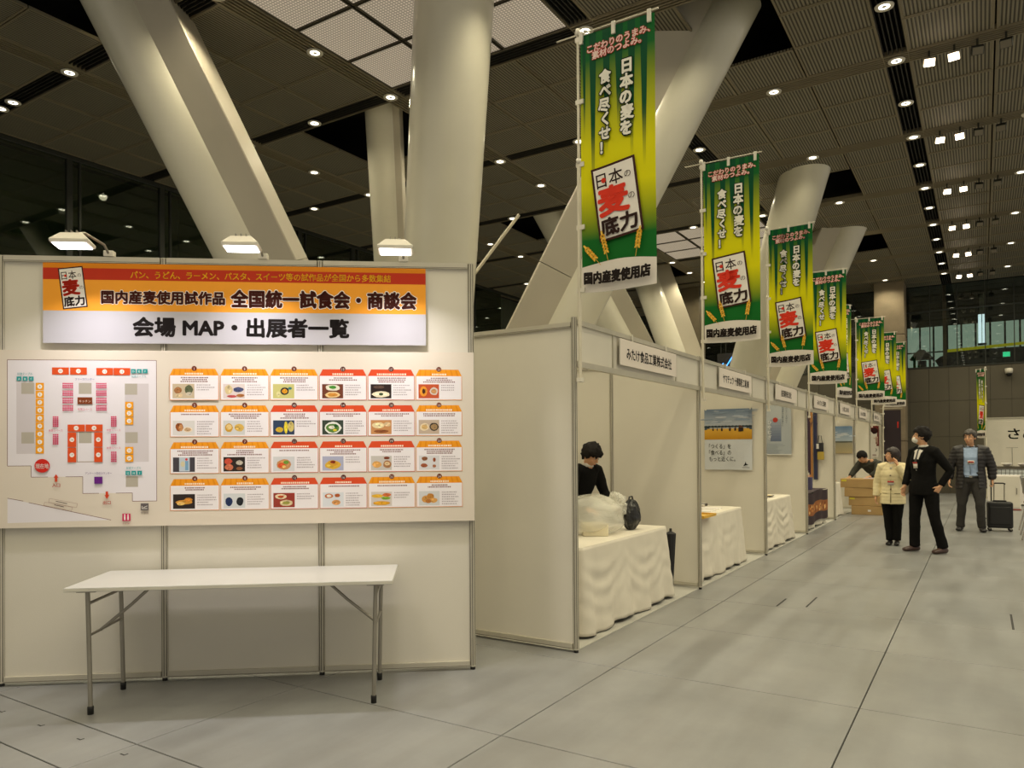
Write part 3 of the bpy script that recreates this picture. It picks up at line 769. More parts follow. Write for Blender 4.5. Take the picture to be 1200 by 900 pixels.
# exhibitor cards
FOOD = [
 ('n', (196, 178, 150), [(.25, .55, .2, .25, (160, 110, 70)), (.3, .2, .18, .15, (214, 190, 150)), (.75, .6, .2, .35, (90, 96, 70)), (.76, .3, .16, .14, (200, 190, 170))]),
 ('n', (214, 210, 206), [(.3, .55, .2, .32, (150, 84, 40)), (.36, .5, .1, .26, (196, 140, 90)), (.68, .38, .24, .2, (230, 214, 190)), (.68, .38, .18, .14, (196, 160, 120))]),
 ('s', (70, 66, 72), []),
 ('n', (50, 42, 40), [(.5, .45, .42, .16, (214, 150, 60)), (.35, .35, .2, .14, (232, 190, 110)), (.7, .62, .2, .14, (200, 130, 50))]),
 ('n', (214, 200, 196), [(.25, .6, .2, .36, (206, 186, 140)), (.7, .6, .26, .2, (70, 76, 110)), (.4, .14, .24, .1, (190, 80, 80)), (.8, .2, .2, .12, (170, 110, 60))]),
 ('n', (206, 206, 204), [(.26, .5, .2, .34, (200, 150, 50)), (.26, .55, .14, .2, (226, 196, 130)), (.74, .5, .24, .3, (214, 176, 90))]),
 ('n', (50, 42, 38), [(.22, .7, .2, .22, (200, 80, 60)), (.26, .3, .22, .24, (196, 110, 80)), (.74, .6, .18, .18, (186, 176, 160)), (.74, .2, .16, .12, (140, 90, 60))]),
 ('n', (206, 208, 210), [(.25, .45, .18, .34, (42, 54, 90)), (.76, .45, .18, .34, (40, 42, 46))]),
 ('n', (196, 190, 120), [(.55, .5, .22, .3, (40, 44, 50)), (.55, .5, .15, .18, (214, 150, 40)), (.25, .3, .1, .2, (214, 206, 150)), (.8, .7, .1, .1, (60, 120, 120))]),
 ('n', (52, 66, 92), [(.3, .35, .2, .2, (206, 170, 50)), (.6, .5, .1, .45, (220, 200, 60)), (.85, .55, .16, .4, (206, 186, 110))]),
 ('n', (206, 206, 208), [(.5, .45, .38, .4, (196, 140, 90)), (.4, .4, .2, .2, (214, 90, 50)), (.6, .6, .14, .14, (110, 150, 60)), (.5, .3, .1, .1, (226, 190, 110))]),
 ('n', (150, 60, 50), [(.35, .75, .3, .2, (226, 206, 170)), (.35, .75, .16, .1, (190, 80, 40)), (.6, .3, .34, .24, (210, 190, 150)), (.6, .3, .2, .12, (150, 150, 70))]),
 ('n', (110, 60, 44), [(.5, .75, .38, .24, (220, 216, 196)), (.5, .78, .2, .12, (70, 140, 50)), (.5, .25, .38, .24, (226, 196, 140)), (.5, .25, .26, .14, (206, 140, 60))]),
 ('n', (60, 70, 60), [(.5, .45, .44, .46, (226, 226, 216)), (.5, .45, .34, .34, (90, 130, 60)), (.45, .5, .16, .14, (230, 226, 206)), (.65, .6, .12, .1, (40, 90, 40)), (.6, .3, .1, .08, (226, 200, 60))]),
 ('n', (170, 172, 196), [(.5, .4, .42, .34, (214, 170, 60)), (.5, .5, .26, .2, (206, 150, 50)), (.5, .6, .14, .12, (130, 50, 30)), (.3, .35, .1, .08, (236, 206, 90))]),
 ('n', (214, 216, 222), [(.3, .75, .22, .18, (190, 110, 60)), (.3, .75, .12, .1, (230, 226, 216)), (.65, .3, .22, .2, (210, 150, 90)), (.7, .78, .14, .14, (170, 90, 50))]),
 ('n', (46, 36, 34), [(.5, .28, .46, .24, (228, 216, 186)), (.5, .3, .12, .1, (60, 76, 50)), (.4, .8, .3, .12, (90, 70, 60))]),
 ('n', (196, 140, 90), [(.36, .62, .32, .24, (224, 206, 160)), (.8, .7, .18, .18, (206, 180, 140)), (.5, .2, .4, .12, (140, 84, 50))]),
 ('n', (196, 190, 184), [(.28, .4, .24, .26, (214, 160, 90)), (.78, .4, .22, .3, (170, 120, 80)), (.78, .45, .14, .14, (226, 196, 150)), (.76, .85, .16, .1, (120, 60, 40))]),
 ('n', (206, 196, 190), [(.3, .7, .3, .14, (224, 176, 60)), (.75, .78, .22, .14, (210, 110, 60)), (.7, .55, .24, .12, (130, 170, 60)), (.5, .2, .44, .16, (220, 160, 50))]),
 ('n', (190, 84, 50), [(.25, .5, .2, .4, (226, 150, 50)), (.25, .5, .08, .2, (70, 40, 30)), (.75, .5, .22, .3, (206, 196, 186)), (.75, .5, .15, .18, (190, 140, 90))]),
 ('n', (190, 170, 150), [(.28, .5, .24, .3, (226, 206, 170)), (.28, .5, .16, .18, (206, 170, 110)), (.75, .5, .24, .32, (70, 60, 50)), (.75, .5, .18, .22, (160, 130, 90))]),
 ('n', (212, 210, 212), [(.28, .78, .16, .16, (140, 90, 60)), (.25, .3, .18, .16, (160, 90, 60)), (.75, .7, .08, .16, (150, 80, 50)), (.75, .25, .1, .12, (170, 110, 80))]),
 ('n', (206, 206, 206), [(.3, .45, .2, .26, (206, 150, 80)), (.55, .65, .2, .22, (190, 130, 60)), (.7, .35, .2, .2, (214, 160, 90)), (.45, .3, .16, .16, (180, 116, 56))]),
]
rnd = random.Random(3)
for c_ in range(6):
    for r_ in range(4):
        n = c_ * 4 + r_ + 1; x = 1.038 + .3128 * c_; zt = 2.002 - .236 * r_; w_ = .3045; zb = zt - .202; zr_ = zt - .043
        red = 10 <= n <= 19; col_ = (214, 78, 42) if red else (234, 152, 36)
        k.rect(x, zb, x + w_, zr_, (226, 140, 60) if not red else (206, 90, 56)); k.poly([(x, zr_), (x + w_, zr_), (x + w_ - .022, zt), (x + .022, zt)], col_); k.nxt()
        k.rect(x + .003, zb + .003, x + w_ - .003, zr_ + 0, (234, 228, 230))
        if not red:
            for i in range(8): k.poly([(x + .02 + .036 * i, zr_), (x + .032 + .036 * i, zr_), (x + .036 + .033 * i, zt), (x + .028 + .033 * i, zt)], (224, 138, 26))
        k.nxt(); k.ell(x + w_ / 2, zt + .002, .0165, .0165, (112, 54, 40) if not red else (88, 50, 46), n=16); k.nxt()
        k.text(str(n), x + w_ / 2, zt - .009, .022, (236, 226, 216), align='c', off=.02)
        tw = rnd.uniform(.09, .2)
        a = x + w_ / 2 - tw / 2
        while a < x + w_ / 2 + tw / 2:
            d = rnd.uniform(.007, .012); k.rect(a, zr_ + .006, a + d, zr_ + .017, (248, 226, 200)); a += d + .004
        nl = rnd.choice((1, 2, 2, 3))
        for q in range(nl):
            tw = rnd.uniform(.10, .22); a = x + w_ / 2 - tw / 2; z_ = zr_ - .014 - .0125 * q
            while a < x + w_ / 2 + tw / 2:
                d = rnd.uniform(.004, .009); k.rect(a, z_ - .004, a + d, z_ + .004, (120, 70, 66)); a += d + .0035
        px_, pz_, pw_, ph_ = x + .018, zb + .012, .135, .093
        kind, bgc, bl = FOOD[n - 1]
        k.rect(px_, pz_, px_ + pw_, pz_ + ph_, bgc); k.nxt()
        if kind == 's':
            k.rect(px_ + .038, pz_ + .003, px_ + pw_ - .032, pz_ + ph_, (186, 196, 206)); k.nxt(); k.rect(px_ + .075, pz_ + .01, px_ + .095, pz_ + .07, (120, 160, 190)); k.ell(px_ + .06, pz_ + .05, .014, .018, (206, 196, 160)); k.ell(px_ + .083, pz_ + .08, .008, .008, (206, 60, 60)); k.nxt()
        for (ex, ey, erx, ery, ec) in bl:
            ex = min(max(ex, erx), 1 - erx); ey = min(max(ey, ery), 1 - ery)
            pts = [(px_ + pw_ * (ex + erx * math.cos(2 * PI * i / 12) * rnd.uniform(.85, 1)), pz_ + ph_ * (ey + ery * math.sin(2 * PI * i / 12) * rnd.uniform(.85, 1))) for i in range(12)]
            k.poly(pts, ec)
            for i in range(5):
                aa = rnd.uniform(0, 2 * PI); q_ = rnd.uniform(.2, .6); ff = rnd.uniform(.75, 1.2)
                k.L += .3
                k.ell(px_ + pw_ * (ex + erx * q_ * math.cos(aa)), pz_ + ph_ * (ey + ery * q_ * math.sin(aa)), pw_ * erx * .25, ph_ * ery * .25, tuple(min(250, v * ff) for v in ec), n=7)
            k.nxt()
        for q in range(rnd.choice((3, 5, 6))):
            tw = rnd.uniform(.07, .115); a = x + .168; z_ = zb + .098 - .0155 * q
            while a < x + .168 + tw:
                d = rnd.uniform(.003, .008); k.rect(a, z_ - .003, a + d, z_ + .003, (160, 146, 150)); a += d + .004
        k.L = 30
k.build('printed_face', t, (0, -.0085, 0))

# ---- three arm lights clipped on the wall top
for s_, w_ in ((.625, 'leftmost'), (1.585, 'middle'), (2.495, 'rightmost')):
    t = on_wall('arm_light', '%s of three white floodlights clipped above the orange sign' % w_, 'lamp', s_, .42, 2.70, 'arm lights over the map wall')
    M_ = Matrix.Rotation(R(-8), 4, 'X')
    m_ = MB()
    lo = [(-.105, -.055, -.018), (.105, -.055, -.018), (.105, .055, -.018), (-.105, .055, -.018)]
    mi_ = [(-.108, -.058, .0), (.108, -.058, .0), (.108, .058, .0), (-.108, .058, .0)]
    up_ = [(-.06, -.03, .05), (.06, -.03, .05), (.06, .03, .05), (-.06, .03, .05)]
    V_ = [M_ @ Vector(p) for p in lo + mi_ + up_]
    m_.add(V_, [(0, 1, 2, 3)] + [(a, (a + 1) % 4, 4 + (a + 1) % 4, 4 + a) for a in range(4)] + [(4 + a, 4 + (a + 1) % 4, 8 + (a + 1) % 4, 8 + a) for a in range(4)] + [(8, 9, 10, 11)])
    m_.build('housing', M_PLASTIC, t, .004)
    MB().box(-.092, .092, -.045, .045, -.024, -.019, M=M_).build('lens', M_ARMLENS, t)
    m_ = MB()
    for a in (-.03, 0, .03): m_.box(a - .002, a + .002, -.032, .032, .03, .064, M=M_)
    m_.build('cooling_fin', M_STEEL, t)
    MB().tube([(.02, .0, .05), (.02, .10, .085), (.03, .34, .08), (.03, .42, .03)], .008, 8).build('arm', M_STEEL, t)
    MB().box(.0, .06, .395, .445, .022, .06).build('clamp', M_PLASTIC, t, .004)
    la = bpy.data.lights.new('arm_lamp', 'AREA'); la.shape = 'RECTANGLE'; la.size = .18; la.size_y = .08; la.energy = ARM_POWER; la.color = ARM_COLOR; la.spread = R(122)
    lo_ = bpy.data.objects.new('arm_lamp', la); put(lo_, t); lo_.location = (0, .006, -.032); lo_.rotation_euler = (R(2), 0, 0)

# ---- folding table (s .69-2.47, out .05-.65)
t = on_wall('folding_table', 'long white folding table with grey tube legs before the map wall', 'table', 1.58, .355, 0)
MB().box(-.90, .90, -.30, .30, .697, .720).build('tabletop', M_TABLE, t, .003)
MB().box(-.901, .901, -.301, .301, .700, .716).build('edge_band', mat('table_edge_band', (206, 202, 190), .4), t)
for sx in (-1, 1):
    xt, xb = sx * .80, sx * .785
    for y_ in (-.235, .20):
        xo = xb + (-.02 * sx if False else 0)
        MB().tube([(xt, y_, .69), (xt - sx * .004, y_, .55), (xb + sx * .0, y_, .03)], .0125, 12).build('leg', M_STEEL, t)
        MB().lathe([(.016, 0), (.017, .04), (.0145, .045)], c=(xb, y_, 0), n=14).build('rubber_foot', M_BLACK, t)
    MB().tube([(xt - sx * .004, -.235, .62), (xt - sx * .004, .20, .62)], .009, 8).build('crossbar', M_STEEL, t)
    MB().tube([(xt - sx * .01, -.10, .44), (xt - sx * .18, -.10, .58), (xt - sx * .30, -.10, .69)], .009, 8).build('brace', M_STEEL, t)
    MB().tube([(xt - sx * .007, -.235, .44), (xt - sx * .007, .20, .44)], .008, 8).build('crossbar', M_STEEL, t)
    MB().box(xt - .05, xt + .05, -.26, .225, .686, .697).build('hinge_plate', M_STEEL, t)

# ================================================================== THE BOOTH ROW
XF, Y0, DY = -2.49, 4.775, 2.787
ORD = ['first', 'second', 'third', 'fourth', 'fifth', 'sixth', 'seventh', 'eighth']
def slab_panel(x0, x1): return MB().box(x0, x1, -.0025, .0025, .055, 2.38)
SP = MB().box(.021, .969, -.0025, .0025, .06, 2.355).mesh('side_panel', M_PANEL)
SR0 = rail(.021, .969, .024, .062).mesh('bottom_rail', [M_ALU, M_ALUD]); SR1 = rail(.021, .969, 2.35, 2.388).mesh('top_rail', [M_ALU, M_ALUD])
for k_ in range(8):
    y = Y0 + DY * k_
    lab = ['nearest white shell booth, fascia board %s' % 'reading みたけ' if False else 'nearest white panel booth with the draped table and plastic bag',
           'second white booth with the harvest poster inside', 'third white booth with the blue grey poster inside', 'fourth white booth with striped cloth hangings inside',
           'fifth white booth with the sky poster and orange cloth', 'sixth white booth behind the bending man', 'seventh white booth at the far end of the row',
           'end partition closing the far end of the booth row'][k_]
    t = thing('exhibition_booth', lab, 'booth', (XF, y, 0), 0, 'white shell booths in the row')
    for i in range(3):
        o = bpy.data.objects.new('post', POST24); put(o, t); o.location = (-.99 * i, 0, 0)
    for i in range(2):
        for nm, me in (('side_panel', SP), ('bottom_rail', SR0), ('top_rail', SR1)):
            o = bpy.data.objects.new(nm, me); put(o, t); o.location = (-.99 * (i + 1), 0, 0)
    if k_ < 7:
        for i in range(3):
            if i: o = bpy.data.objects.new('post', POST24); put(o, t); o.location = (-1.98, DY / 3 * i, 0)
            MB().box(-1.9825, -1.9775, DY / 3 * i + .021, DY / 3 * (i + 1) - .021, .06, 2.38).build('back_panel', M_PANEL, t)
        # header fascia: two rails, short stiles and the board
        MB().box(-.003, .003, .021, DY - .021, 2.10, 2.385).build('fascia_board', M_PANEL, t)
        for z0, z1, nm in ((2.372, 2.408, 'fascia_top_rail'), (2.065, 2.108, 'fascia_bottom_rail')):
            MB().box(-.019, .019, .021, DY - .021, z0, z1).build(nm, M_ALU, t)
        for yy in (.66, 2.1):
            MB().box(-.008, .012, yy - .012, yy + .012, 2.108, 2.372).build('fascia_stile', M_ALU, t)
NAMES = ['みたけ食品工業株式会社', 'ヤマチュウ 十勝製粉工場 ㈱', '前田製粉株式会社', 'みのりの丘製粉', '小麦工房 畑', 'めん処 製麺', '製パン']
for k_ in range(7):
    y = Y0 + DY * k_
    y1 = y + (.735 if k_ == 0 else .62 if k_ == 1 else .49 if k_ < 3 else .55); y2 = y1 + (1.30 if k_ == 0 else 1.36 if k_ < 3 else 1.4)
    t = thing('name_board', 'white name board hooked on the header of the %s booth' % ORD[k_], 'sign', (XF + .030, y1, 2.145), R(90), 'name boards along the booth headers')
    MB().box(0, y2 - y1, -.004, .004, 0, .215).build('board', M_WHITE, t)
    q = Ink(step=.0006); q.rect(0, 0, y2 - y1, .215, (222, 212, 202)); q.nxt()
    n = NAMES[k_]; w_ = (y2 - y1) * (.80 if k_ in (0, 1) else .5 if k_ == 2 else .62)
    q.text(n, (y2 - y1 - w_) / 2, .055, .105, (40, 34, 32), w=w_, off=.03)
    q.build('printed_face', t, (0, -.0046, 0))
    for a in (.2, .8): MB().box((y2 - y1) * a - .01, (y2 - y1) * a + .01, -.003, .001, .21, .272).box((y2 - y1) * a - .01, (y2 - y1) * a + .01, .001, .052, .267, .272).build('hook', M_PLASTIC, t)

# ---- nobori banners
NW, NH = .565, 1.85
def nob_map(ph, amp):
    def f(x, y, l):
        yy = -l + amp * math.sin(2.1 * x / NW * PI + ph) * (.35 + .65 * (1 - y / NH)) + amp * .5 * math.sin(y * 4.3 + ph * 2)
        sag = .012 * math.sin(PI * x / NW) * (1 - y / NH)
        return (x, yy, y - sag)
    return f
def lerp(a, b, t_): return tuple(p + (q - p) * t_ for p, q in zip(a, b))
def nobori_ink(ph, amp, text=True):
    k = Ink(nob_map(ph, amp), .0013)
    GT, YL, GD, DK = lin((18, 94, 40)), lin((212, 206, 2)), lin((18, 98, 34)), lin((5, 72, 42))
    nx, ny = 16, 40
    for i in range(nx):
        for j in range(ny):
            x0, x1 = NW * i / nx, NW * (i + 1) / nx; y0, y1 = NH * j / ny, NH * (j + 1) / ny; cs = []
            for (x, y) in ((x0, y0), (x1, y0), (x1, y1), (x0, y1)):
                v = 1 - y / NH
                base = lerp(GT, YL, max(0, min(1, (v - .10) / .36))) if v < .5 else lerp(YL, GD, max(0, min(1, (v - .60) / .20)))
                cs.append(base)
            b = len(k.v); k.v += [k.fmap(*p, 0) for p in ((x0, y0), (x1, y0), (x1, y1), (x0, y1))]; k.f.append([b, b + 1, b + 2, b + 3]); k.c.append(cs)
    k.nxt()
    # tapering dark green stripes falling from the top
    for (xc, w_, l_) in ((.17, .10, .62), (.36, .11, .48), (.53, .12, .40), (.70, .10, .52), (.86, .10, .56), (.05, .05, .4)):
        xc, w_, n = xc * NW, w_ * NW, 14
        for j in range(n):
            a, b = j / n, (j + 1) / n; cs = []
            pts = [(xc - w_ / 2 * (1 - a * .7), NH * (1 - a * l_)), (xc + w_ / 2 * (1 - a * .7), NH * (1 - a * l_)), (xc + w_ / 2 * (1 - b * .7), NH * (1 - b * l_)), (xc - w_ / 2 * (1 - b * .7), NH * (1 - b * l_))]
            for (x, y) in pts:
                v = 1 - y / NH; base = lerp(GT, YL, max(0, min(1, (v - .10) / .36)))
                cs.append(lerp(DK, base, max(0, min(1, (v / l_ - .62) / .38))))
            bb = len(k.v); k.v += [k.fmap(*p, k.L * k.step) for p in pts]; k.f.append([bb, bb + 1, bb + 2, bb + 3]); k.c.append(cs)
    k.nxt()
    # white foot with a curved top
    n = 12
    for i in range(n):
        a, b = i / n, (i + 1) / n
        f = lambda t_: NH * (.098 + .02 * math.sin(PI * t_))
        k.poly([(NW * a, 0), (NW * b, 0), (NW * b, f(b)), (NW * a, f(a))], (222, 214, 204))
    k.nxt()
    if text:
        for (s_, y, w_, x) in (('こだわりのうまみ、', .925, .84, .10), ('素材のつよみ。', .895, .66, .17)):
            k.text(s_, NW * x, NH * y - .0, .060, (186, 30, 26), w=NW * w_, off=.10, rot=R(2)); k.text(s_, NW * x, NH * y, .060, (240, 216, 206), w=NW * w_, off=.035, rot=R(2))
        for (s_, cx, yt, sz) in (('日本の麦を', .635, .865, .108), ('食べ尽くせ！', .345, .845, .1)):
            d = lambda i, a=cx: .006 * math.sin(i * 2.3 + a)
            k.vtext(s_, NW * cx, NH * yt, sz, (20, 36, 18), off=.14, dx=d, sx=.92); k.vtext(s_, NW * cx, NH * yt, sz, (232, 228, 216), off=.05, dx=d, sx=.92)
        logo(k, NW * .50, NH * .338, NW * .60, NH * .285, R(7))
        for (x, y, rot, L_) in ((.20, .165, 42, .115), (.36, .185, 14, .14), (.78, .185, -10, .12)):
            c, s2 = math.cos(R(90 + rot)), math.sin(R(90 + rot)); bx, by = NW * x + .0, NH * y - .07
            for q in range(6):
                for sd in (-1, 1):
                    px_, py_ = bx + c * L_ * q / 6 - s2 * .010 * sd, by + s2 * L_ * q / 6 + c * .010 * sd
                    k.ell(px_, py_, .017, .0075, (226, 178, 66) if (q + sd) % 2 else (206, 150, 44), n=8, rot=R(90 + rot - 28 * sd))
                k.L += .35
            k.ell(bx + c * L_, by + s2 * L_, .018, .008, (232, 190, 80), n=8, rot=R(90 + rot)); k.nxt()
            k.line(bx, by, bx - c * .07, by - s2 * .07, .004, (206, 160, 70))
        k.text('国内産麦使用店', NW * .06, NH * .030, .088, (34, 26, 24), w=NW * .88, off=.06)
    return k
NOB = [nobori_ink(.4, .006), nobori_ink(2.2, .009), nobori_ink(4.0, .008)]
NOBM = [None] * 3
def nobori(x, y, zt, rz, label, variant, wscale=1.0, zb=1.95, dark=False, up=None):
    t = thing('nobori_banner', label, 'banner', (x, y, 0), rz, 'nobori banners along the booths')
    zc = zt - NH
    MB().tube([(0, 0, zb), (0, 0, zt - .9), (0, 0, zt - .88), (0, 0, zt + .05)], [.0135, .0135, .010, .010], 10).build('pole', M_POLE, t)
    MB().lathe([(.017, -.02), (.017, .02)], c=(0, 0, zt - .9), n=12).build('pole_joint', M_PLASTIC, t)
    MB().tube([(-.17, -.004, zt + .015), (NW * wscale + .05, -.004, zt + .015)], .0055, 8).build('crossbar', M_POLE, t)
    MB().lathe([(.018, -.018), (.022, 0), (.016, .03)], c=(0, 0, zt + .03), n=12).build('pole_cap', M_PLASTIC, t)
    for xx in (.05, .5, .97):
        MB().box(NW * wscale * xx - .014, NW * wscale * xx + .014, -.012, .004, zt - .06, zt + .028).build('cloth_loop', M_PLASTIC, t)
    for j in range(5):
        z = zt - .02 - (NH - .04) * j / 4
        MB().box(-.018, .045, -.010, .006, z - .016, z + .016).build('cloth_loop', M_PLASTIC, t)
    if NOBM[variant] is None:
        o = NOB[variant].build('printed_cloth', t); NOBM[variant] = o.data
    else:
        o = bpy.data.objects.new('printed_cloth', NOBM[variant]); put(o, t)
    o.location = (.02, 0, zc); o.scale = (wscale, 1, 1)
    MB().box(-.02, .02, -.02, .02, zb, zb + .03).build('clamp', M_PLASTIC, t)
    return t
XN, YN = XF + .052, Y0 - .005
LN = ['largest green nobori banner, on the nearest booth post', 'second green nobori banner, partly hiding a leaning column', 'third green nobori banner along the booth row', 'fourth green nobori banner, just before the gap in the row',
      'green banner turned edgeways with only its white foot showing', 'fifth upright green banner, left of the far group of three', 'middle banner of the far green group', 'farthest green banner, overlapping the far group']
for k_ in range(8):
    zt = [4.44, 4.40, 4.40, 4.36, 4.30, 4.38, 4.40, 4.46][k_]
    rz = [0, R(1), R(-2), R(2), R(62), R(-1), R(3), R(-2)][k_]
    nobori(XN, YN + DY * k_, zt, rz, LN[k_], k_ % 3, wscale=1.0 if k_ != 4 else .8)
nobori(.09, 23.7, 3.52, R(-52), 'single green banner seen nearly edge on by the far right white booth', 1, wscale=-.62, zb=0)

# dark nobori at the end of the row
t = thing('dark_banner', 'dark plum vertical banner with a red seal at the row end', 'banner', (-2.43, 24.02, 0), 0)
MB().tube([(0, 0, 0), (0, 0, 2.62)], .012, 8).build('pole', M_POLE, t); MB().tube([(-.08, 0, 2.55), (.5, 0, 2.55)], .005, 8).build('crossbar', M_POLE, t)
MB().box(-.15, .15, -.15, .15, 0, .04).build('base_plate', M_BLACK, t)
k = Ink(lambda x, y, l: (x, -l * 4 + .01 * math.sin(9 * x), y)); k.rect(.02, .75, .46, 2.5, (52, 44, 48)); k.nxt()
for q, ch in enumerate('みのり'): k.vtext(ch, .24, 1.98 - .24 * q, .17, (190, 184, 176), off=.01)
k.ell(.24, 2.22, .11, .045, (96, 88, 92)); k.ell(.24, 2.32, .045, .07, (86, 78, 84)); k.rect(.34, 1.98, .40, 2.16, (176, 46, 36))
k.build('printed_cloth', t)
for z in (2.4, 2.0, 1.6, 1.2, .8): MB().box(-.015, .04, -.01, .01, z - .02, z + .02).build('cloth_loop', M_PLASTIC, t)

# ================================================================== TABLES WITH CLOTHS, AND WHAT STANDS ON THEM
def cloth_table(name_label, cat, x0, x1, y0, y1, z, seed, label, swag=.03, group='draped tables in the booths', material=None, flare=.05):
    t = thing('tablecloth', label, 'tablecloth', ((x0 + x1) / 2, (y0 + y1) / 2, 0), 0, group)
    a, b = (x1 - x0) / 2, (y1 - y0) / 2; rc = .035; rn = random.Random(seed)
    per = []
    def arc(cx, cy, a0):
        for i in range(5): per.append((cx + rc * math.cos(a0 + PI / 2 * i / 4), cy + rc * math.sin(a0 + PI / 2 * i / 4), math.cos(a0 + PI / 2 * i / 4), math.sin(a0 + PI / 2 * i / 4)))
    def seg(xa, ya, xb, yb, nx_, ny_):
        n = max(2, int(math.hypot(xb - xa, yb - ya) / .03))
        for i in range(1, n): per.append((xa + (xb - xa) * i / n, ya + (yb - ya) * i / n, nx_, ny_))
    arc(a - rc, -b + rc, -PI / 2); seg(a, -b + rc, a, b - rc, 1, 0); arc(a - rc, b - rc, 0); seg(a - rc, b, -a + rc, b, 0, 1)
    arc(-a + rc, b - rc, PI / 2); seg(-a, b - rc, -a, -b + rc, -1, 0); arc(-a + rc, -b + rc, PI); seg(-a + rc, -b, a - rc, -b, 0, -1)
    N = len(per); rows = 26; V = []; F = []
    L_ = 0; S_ = []
    for i in range(N):
        S_.append(L_); q = per[(i + 1) % N]; L_ += math.hypot(q[0] - per[i][0], q[1] - per[i][1])
    ph = [rn.uniform(0, 6) for _ in range(8)]
    for r_ in range(rows + 1):
        v = r_ / rows
        for i, (px, py, nx_, ny_) in enumerate(per):
            s_ = S_[i]
            fold = (.5 + .5 * math.sin(s_ * 17 + ph[0] + .8 * math.sin(s_ * 5 + ph[1]))) * .036 + (.5 + .5 * math.sin(s_ * 33 + ph[2])) * .014
            u = (s_ * 1.1 + .1) % 1 - .5; sw = math.sin(30 * (v + .75 * (.25 - u * u) * -1.6) + ph[3]) * swag * .15 * math.exp(-((v - .5) / .33) ** 2) * (1 - abs(u) * 1.4)
            wr = noise.noise(Vector((s_ * 6, v * 6, seed))) * .008
            o_ = .003 + v * flare * .6 + fold * v + (sw + wr) * min(1, v * 4)
            hem = .014 * math.sin(s_ * 7 + ph[4]) + .02
            V.append((px + nx_ * o_, py + ny_ * o_, z - v * (z - .012 - hem) if v > 0 else z))
    for r_ in range(rows):
        for i in range(N): F.append((r_ * N + i, r_ * N + (i + 1) % N, (r_ + 1) * N + (i + 1) % N, (r_ + 1) * N + i))
    m_ = MB(); m_.add(V, F, 0, True); m_.add([V[i] for i in range(N)], [tuple(reversed(range(N)))])
    o = m_.build('cloth', material or M_CLOTH, t)
    sd = o.modifiers.new('thickness', 'SOLIDIFY'); sd.thickness = .003; sd.offset = -1
    return t
cloth_table('', '', -3.24, -2.62, 5.12, 6.95, .70, 1, 'white cloth draped table holding the plastic bag in the nearest booth', .05)
cloth_table('', '', -3.24, -2.62, 7.72, 9.62, .70, 2, 'white cloth draped table with a yellow tray below the harvest poster', .03)
cloth_table('', '', -3.2, -2.60, 10.55, 12.4, .70, 3, 'white draped table with a deep swag in the third booth', .09)
cloth_table('', '', -3.2, -2.60, 13.3, 15.2, .66, 4, 'white cloth under the dark patterned spread in the fourth booth', .02, flare=.03)
cloth_table('', '', -3.2, -2.58, 16.10, 17.2, .70, 5, 'short white draped table beside the cardboard boxes', .03)
# --- inner table tops so that the cloths rest on something
for k_, (y0, y1, z) in enumerate(((5.12, 6.95, .70), (7.72, 9.62, .70), (10.55, 12.4, .70), (13.3, 15.2, .66), (16.10, 17.2, .70))):
    t = thing('trestle_table', 'plain trestle table hidden under the cloth in the %s booth' % ORD[k_], 'table', (-2.92, (y0 + y1) / 2, 0), 0, 'tables under the cloths')
    h = (y1 - y0) / 2
    MB().box(-.26, .26, -h + .05, h - .05, z - .035, z - .012).build('tabletop', M_TABLE, t)
    for sx in (-1, 1):
        for sy in (-1, 1): MB().tube([(sx * .22, sy * (h - .12), 0), (sx * .22, sy * (h - .12), z - .035)], .012, 8).build('leg', M_STEEL, t)

def blob(name, mats, r, c=(0, 0, 0), seed=0, amp=.15, f=3.0, n=28, parent=None, flat=.0, ridge=False, sub2=20):
    """crumpled soft body"""
    m_ = MB(); V = []; F = []
    for i in range(sub2 + 1):
        th = PI * i / sub2
        for j in range(n):
            p = Vector((math.sin(th) * math.cos(2 * PI * j / n), math.sin(th) * math.sin(2 * PI * j / n), math.cos(th)))
            nn = noise.noise(p * f + Vector((seed, 0, 0))); n2 = abs(noise.noise(p * f * 2.7 + Vector((0, seed, 0))))
            d = 1 + amp * nn - (amp * .9 * n2 if ridge else 0)
            V.append((c[0] + p.x * r[0] * d, c[1] + p.y * r[1] * d, max(c[2] + p.z * r[2] * d, flat)))
    for i in range(sub2):
        for j in range(n): F.append((i * n + j, i * n + (j + 1) % n, (i + 1) * n + (j + 1) % n, (i + 1) * n + j))
    m_.add(V, F, 0, not ridge)
    return m_.build(name, mats, parent)
mp_ = bpy.data.materials.new('milky_plastic_film'); mp_.use_nodes = True
b_ = mp_.node_tree.nodes['Principled BSDF']; b_.inputs['Base Color'].default_value = (*lin((236, 234, 222)), 1); b_.inputs['Roughness'].default_value = .16
b_.inputs['Alpha'].default_value = .45; b_.inputs['Coat Weight'].default_value = .6
nz = mp_.node_tree.nodes.new('ShaderNodeTexNoise'); nz.inputs['Scale'].default_value = 7; nz.inputs['Detail'].default_value = 5
bb_ = mp_.node_tree.nodes.new('ShaderNodeBump'); bb_.inputs['Strength'].default_value = .7; bb_.inputs['Distance'].default_value = .03
mp_.node_tree.links.new(nz.outputs['Fac'], bb_.inputs['Height']); mp_.node_tree.links.new(bb_.outputs[0], b_.inputs['Normal'])
t = thing('plastic_bag', 'big crumpled milky plastic bag on the first white draped table', 'bag', (-2.98, 6.02, .703), R(40))
blob('film', mp_, (.34, .25, .185), (-.03, 0, .165), 3, .16, 1.7, 48, t, .001, False, 32)
blob('gathered_neck', mp_, (.10, .12, .13), (.24, .04, .24), 9, .4, 3.0, 30, t, .05, True, 20)
t = thing('white_carton', 'cream carton showing through the plastic bag', 'box', (-2.90, 5.93, .703), R(32))
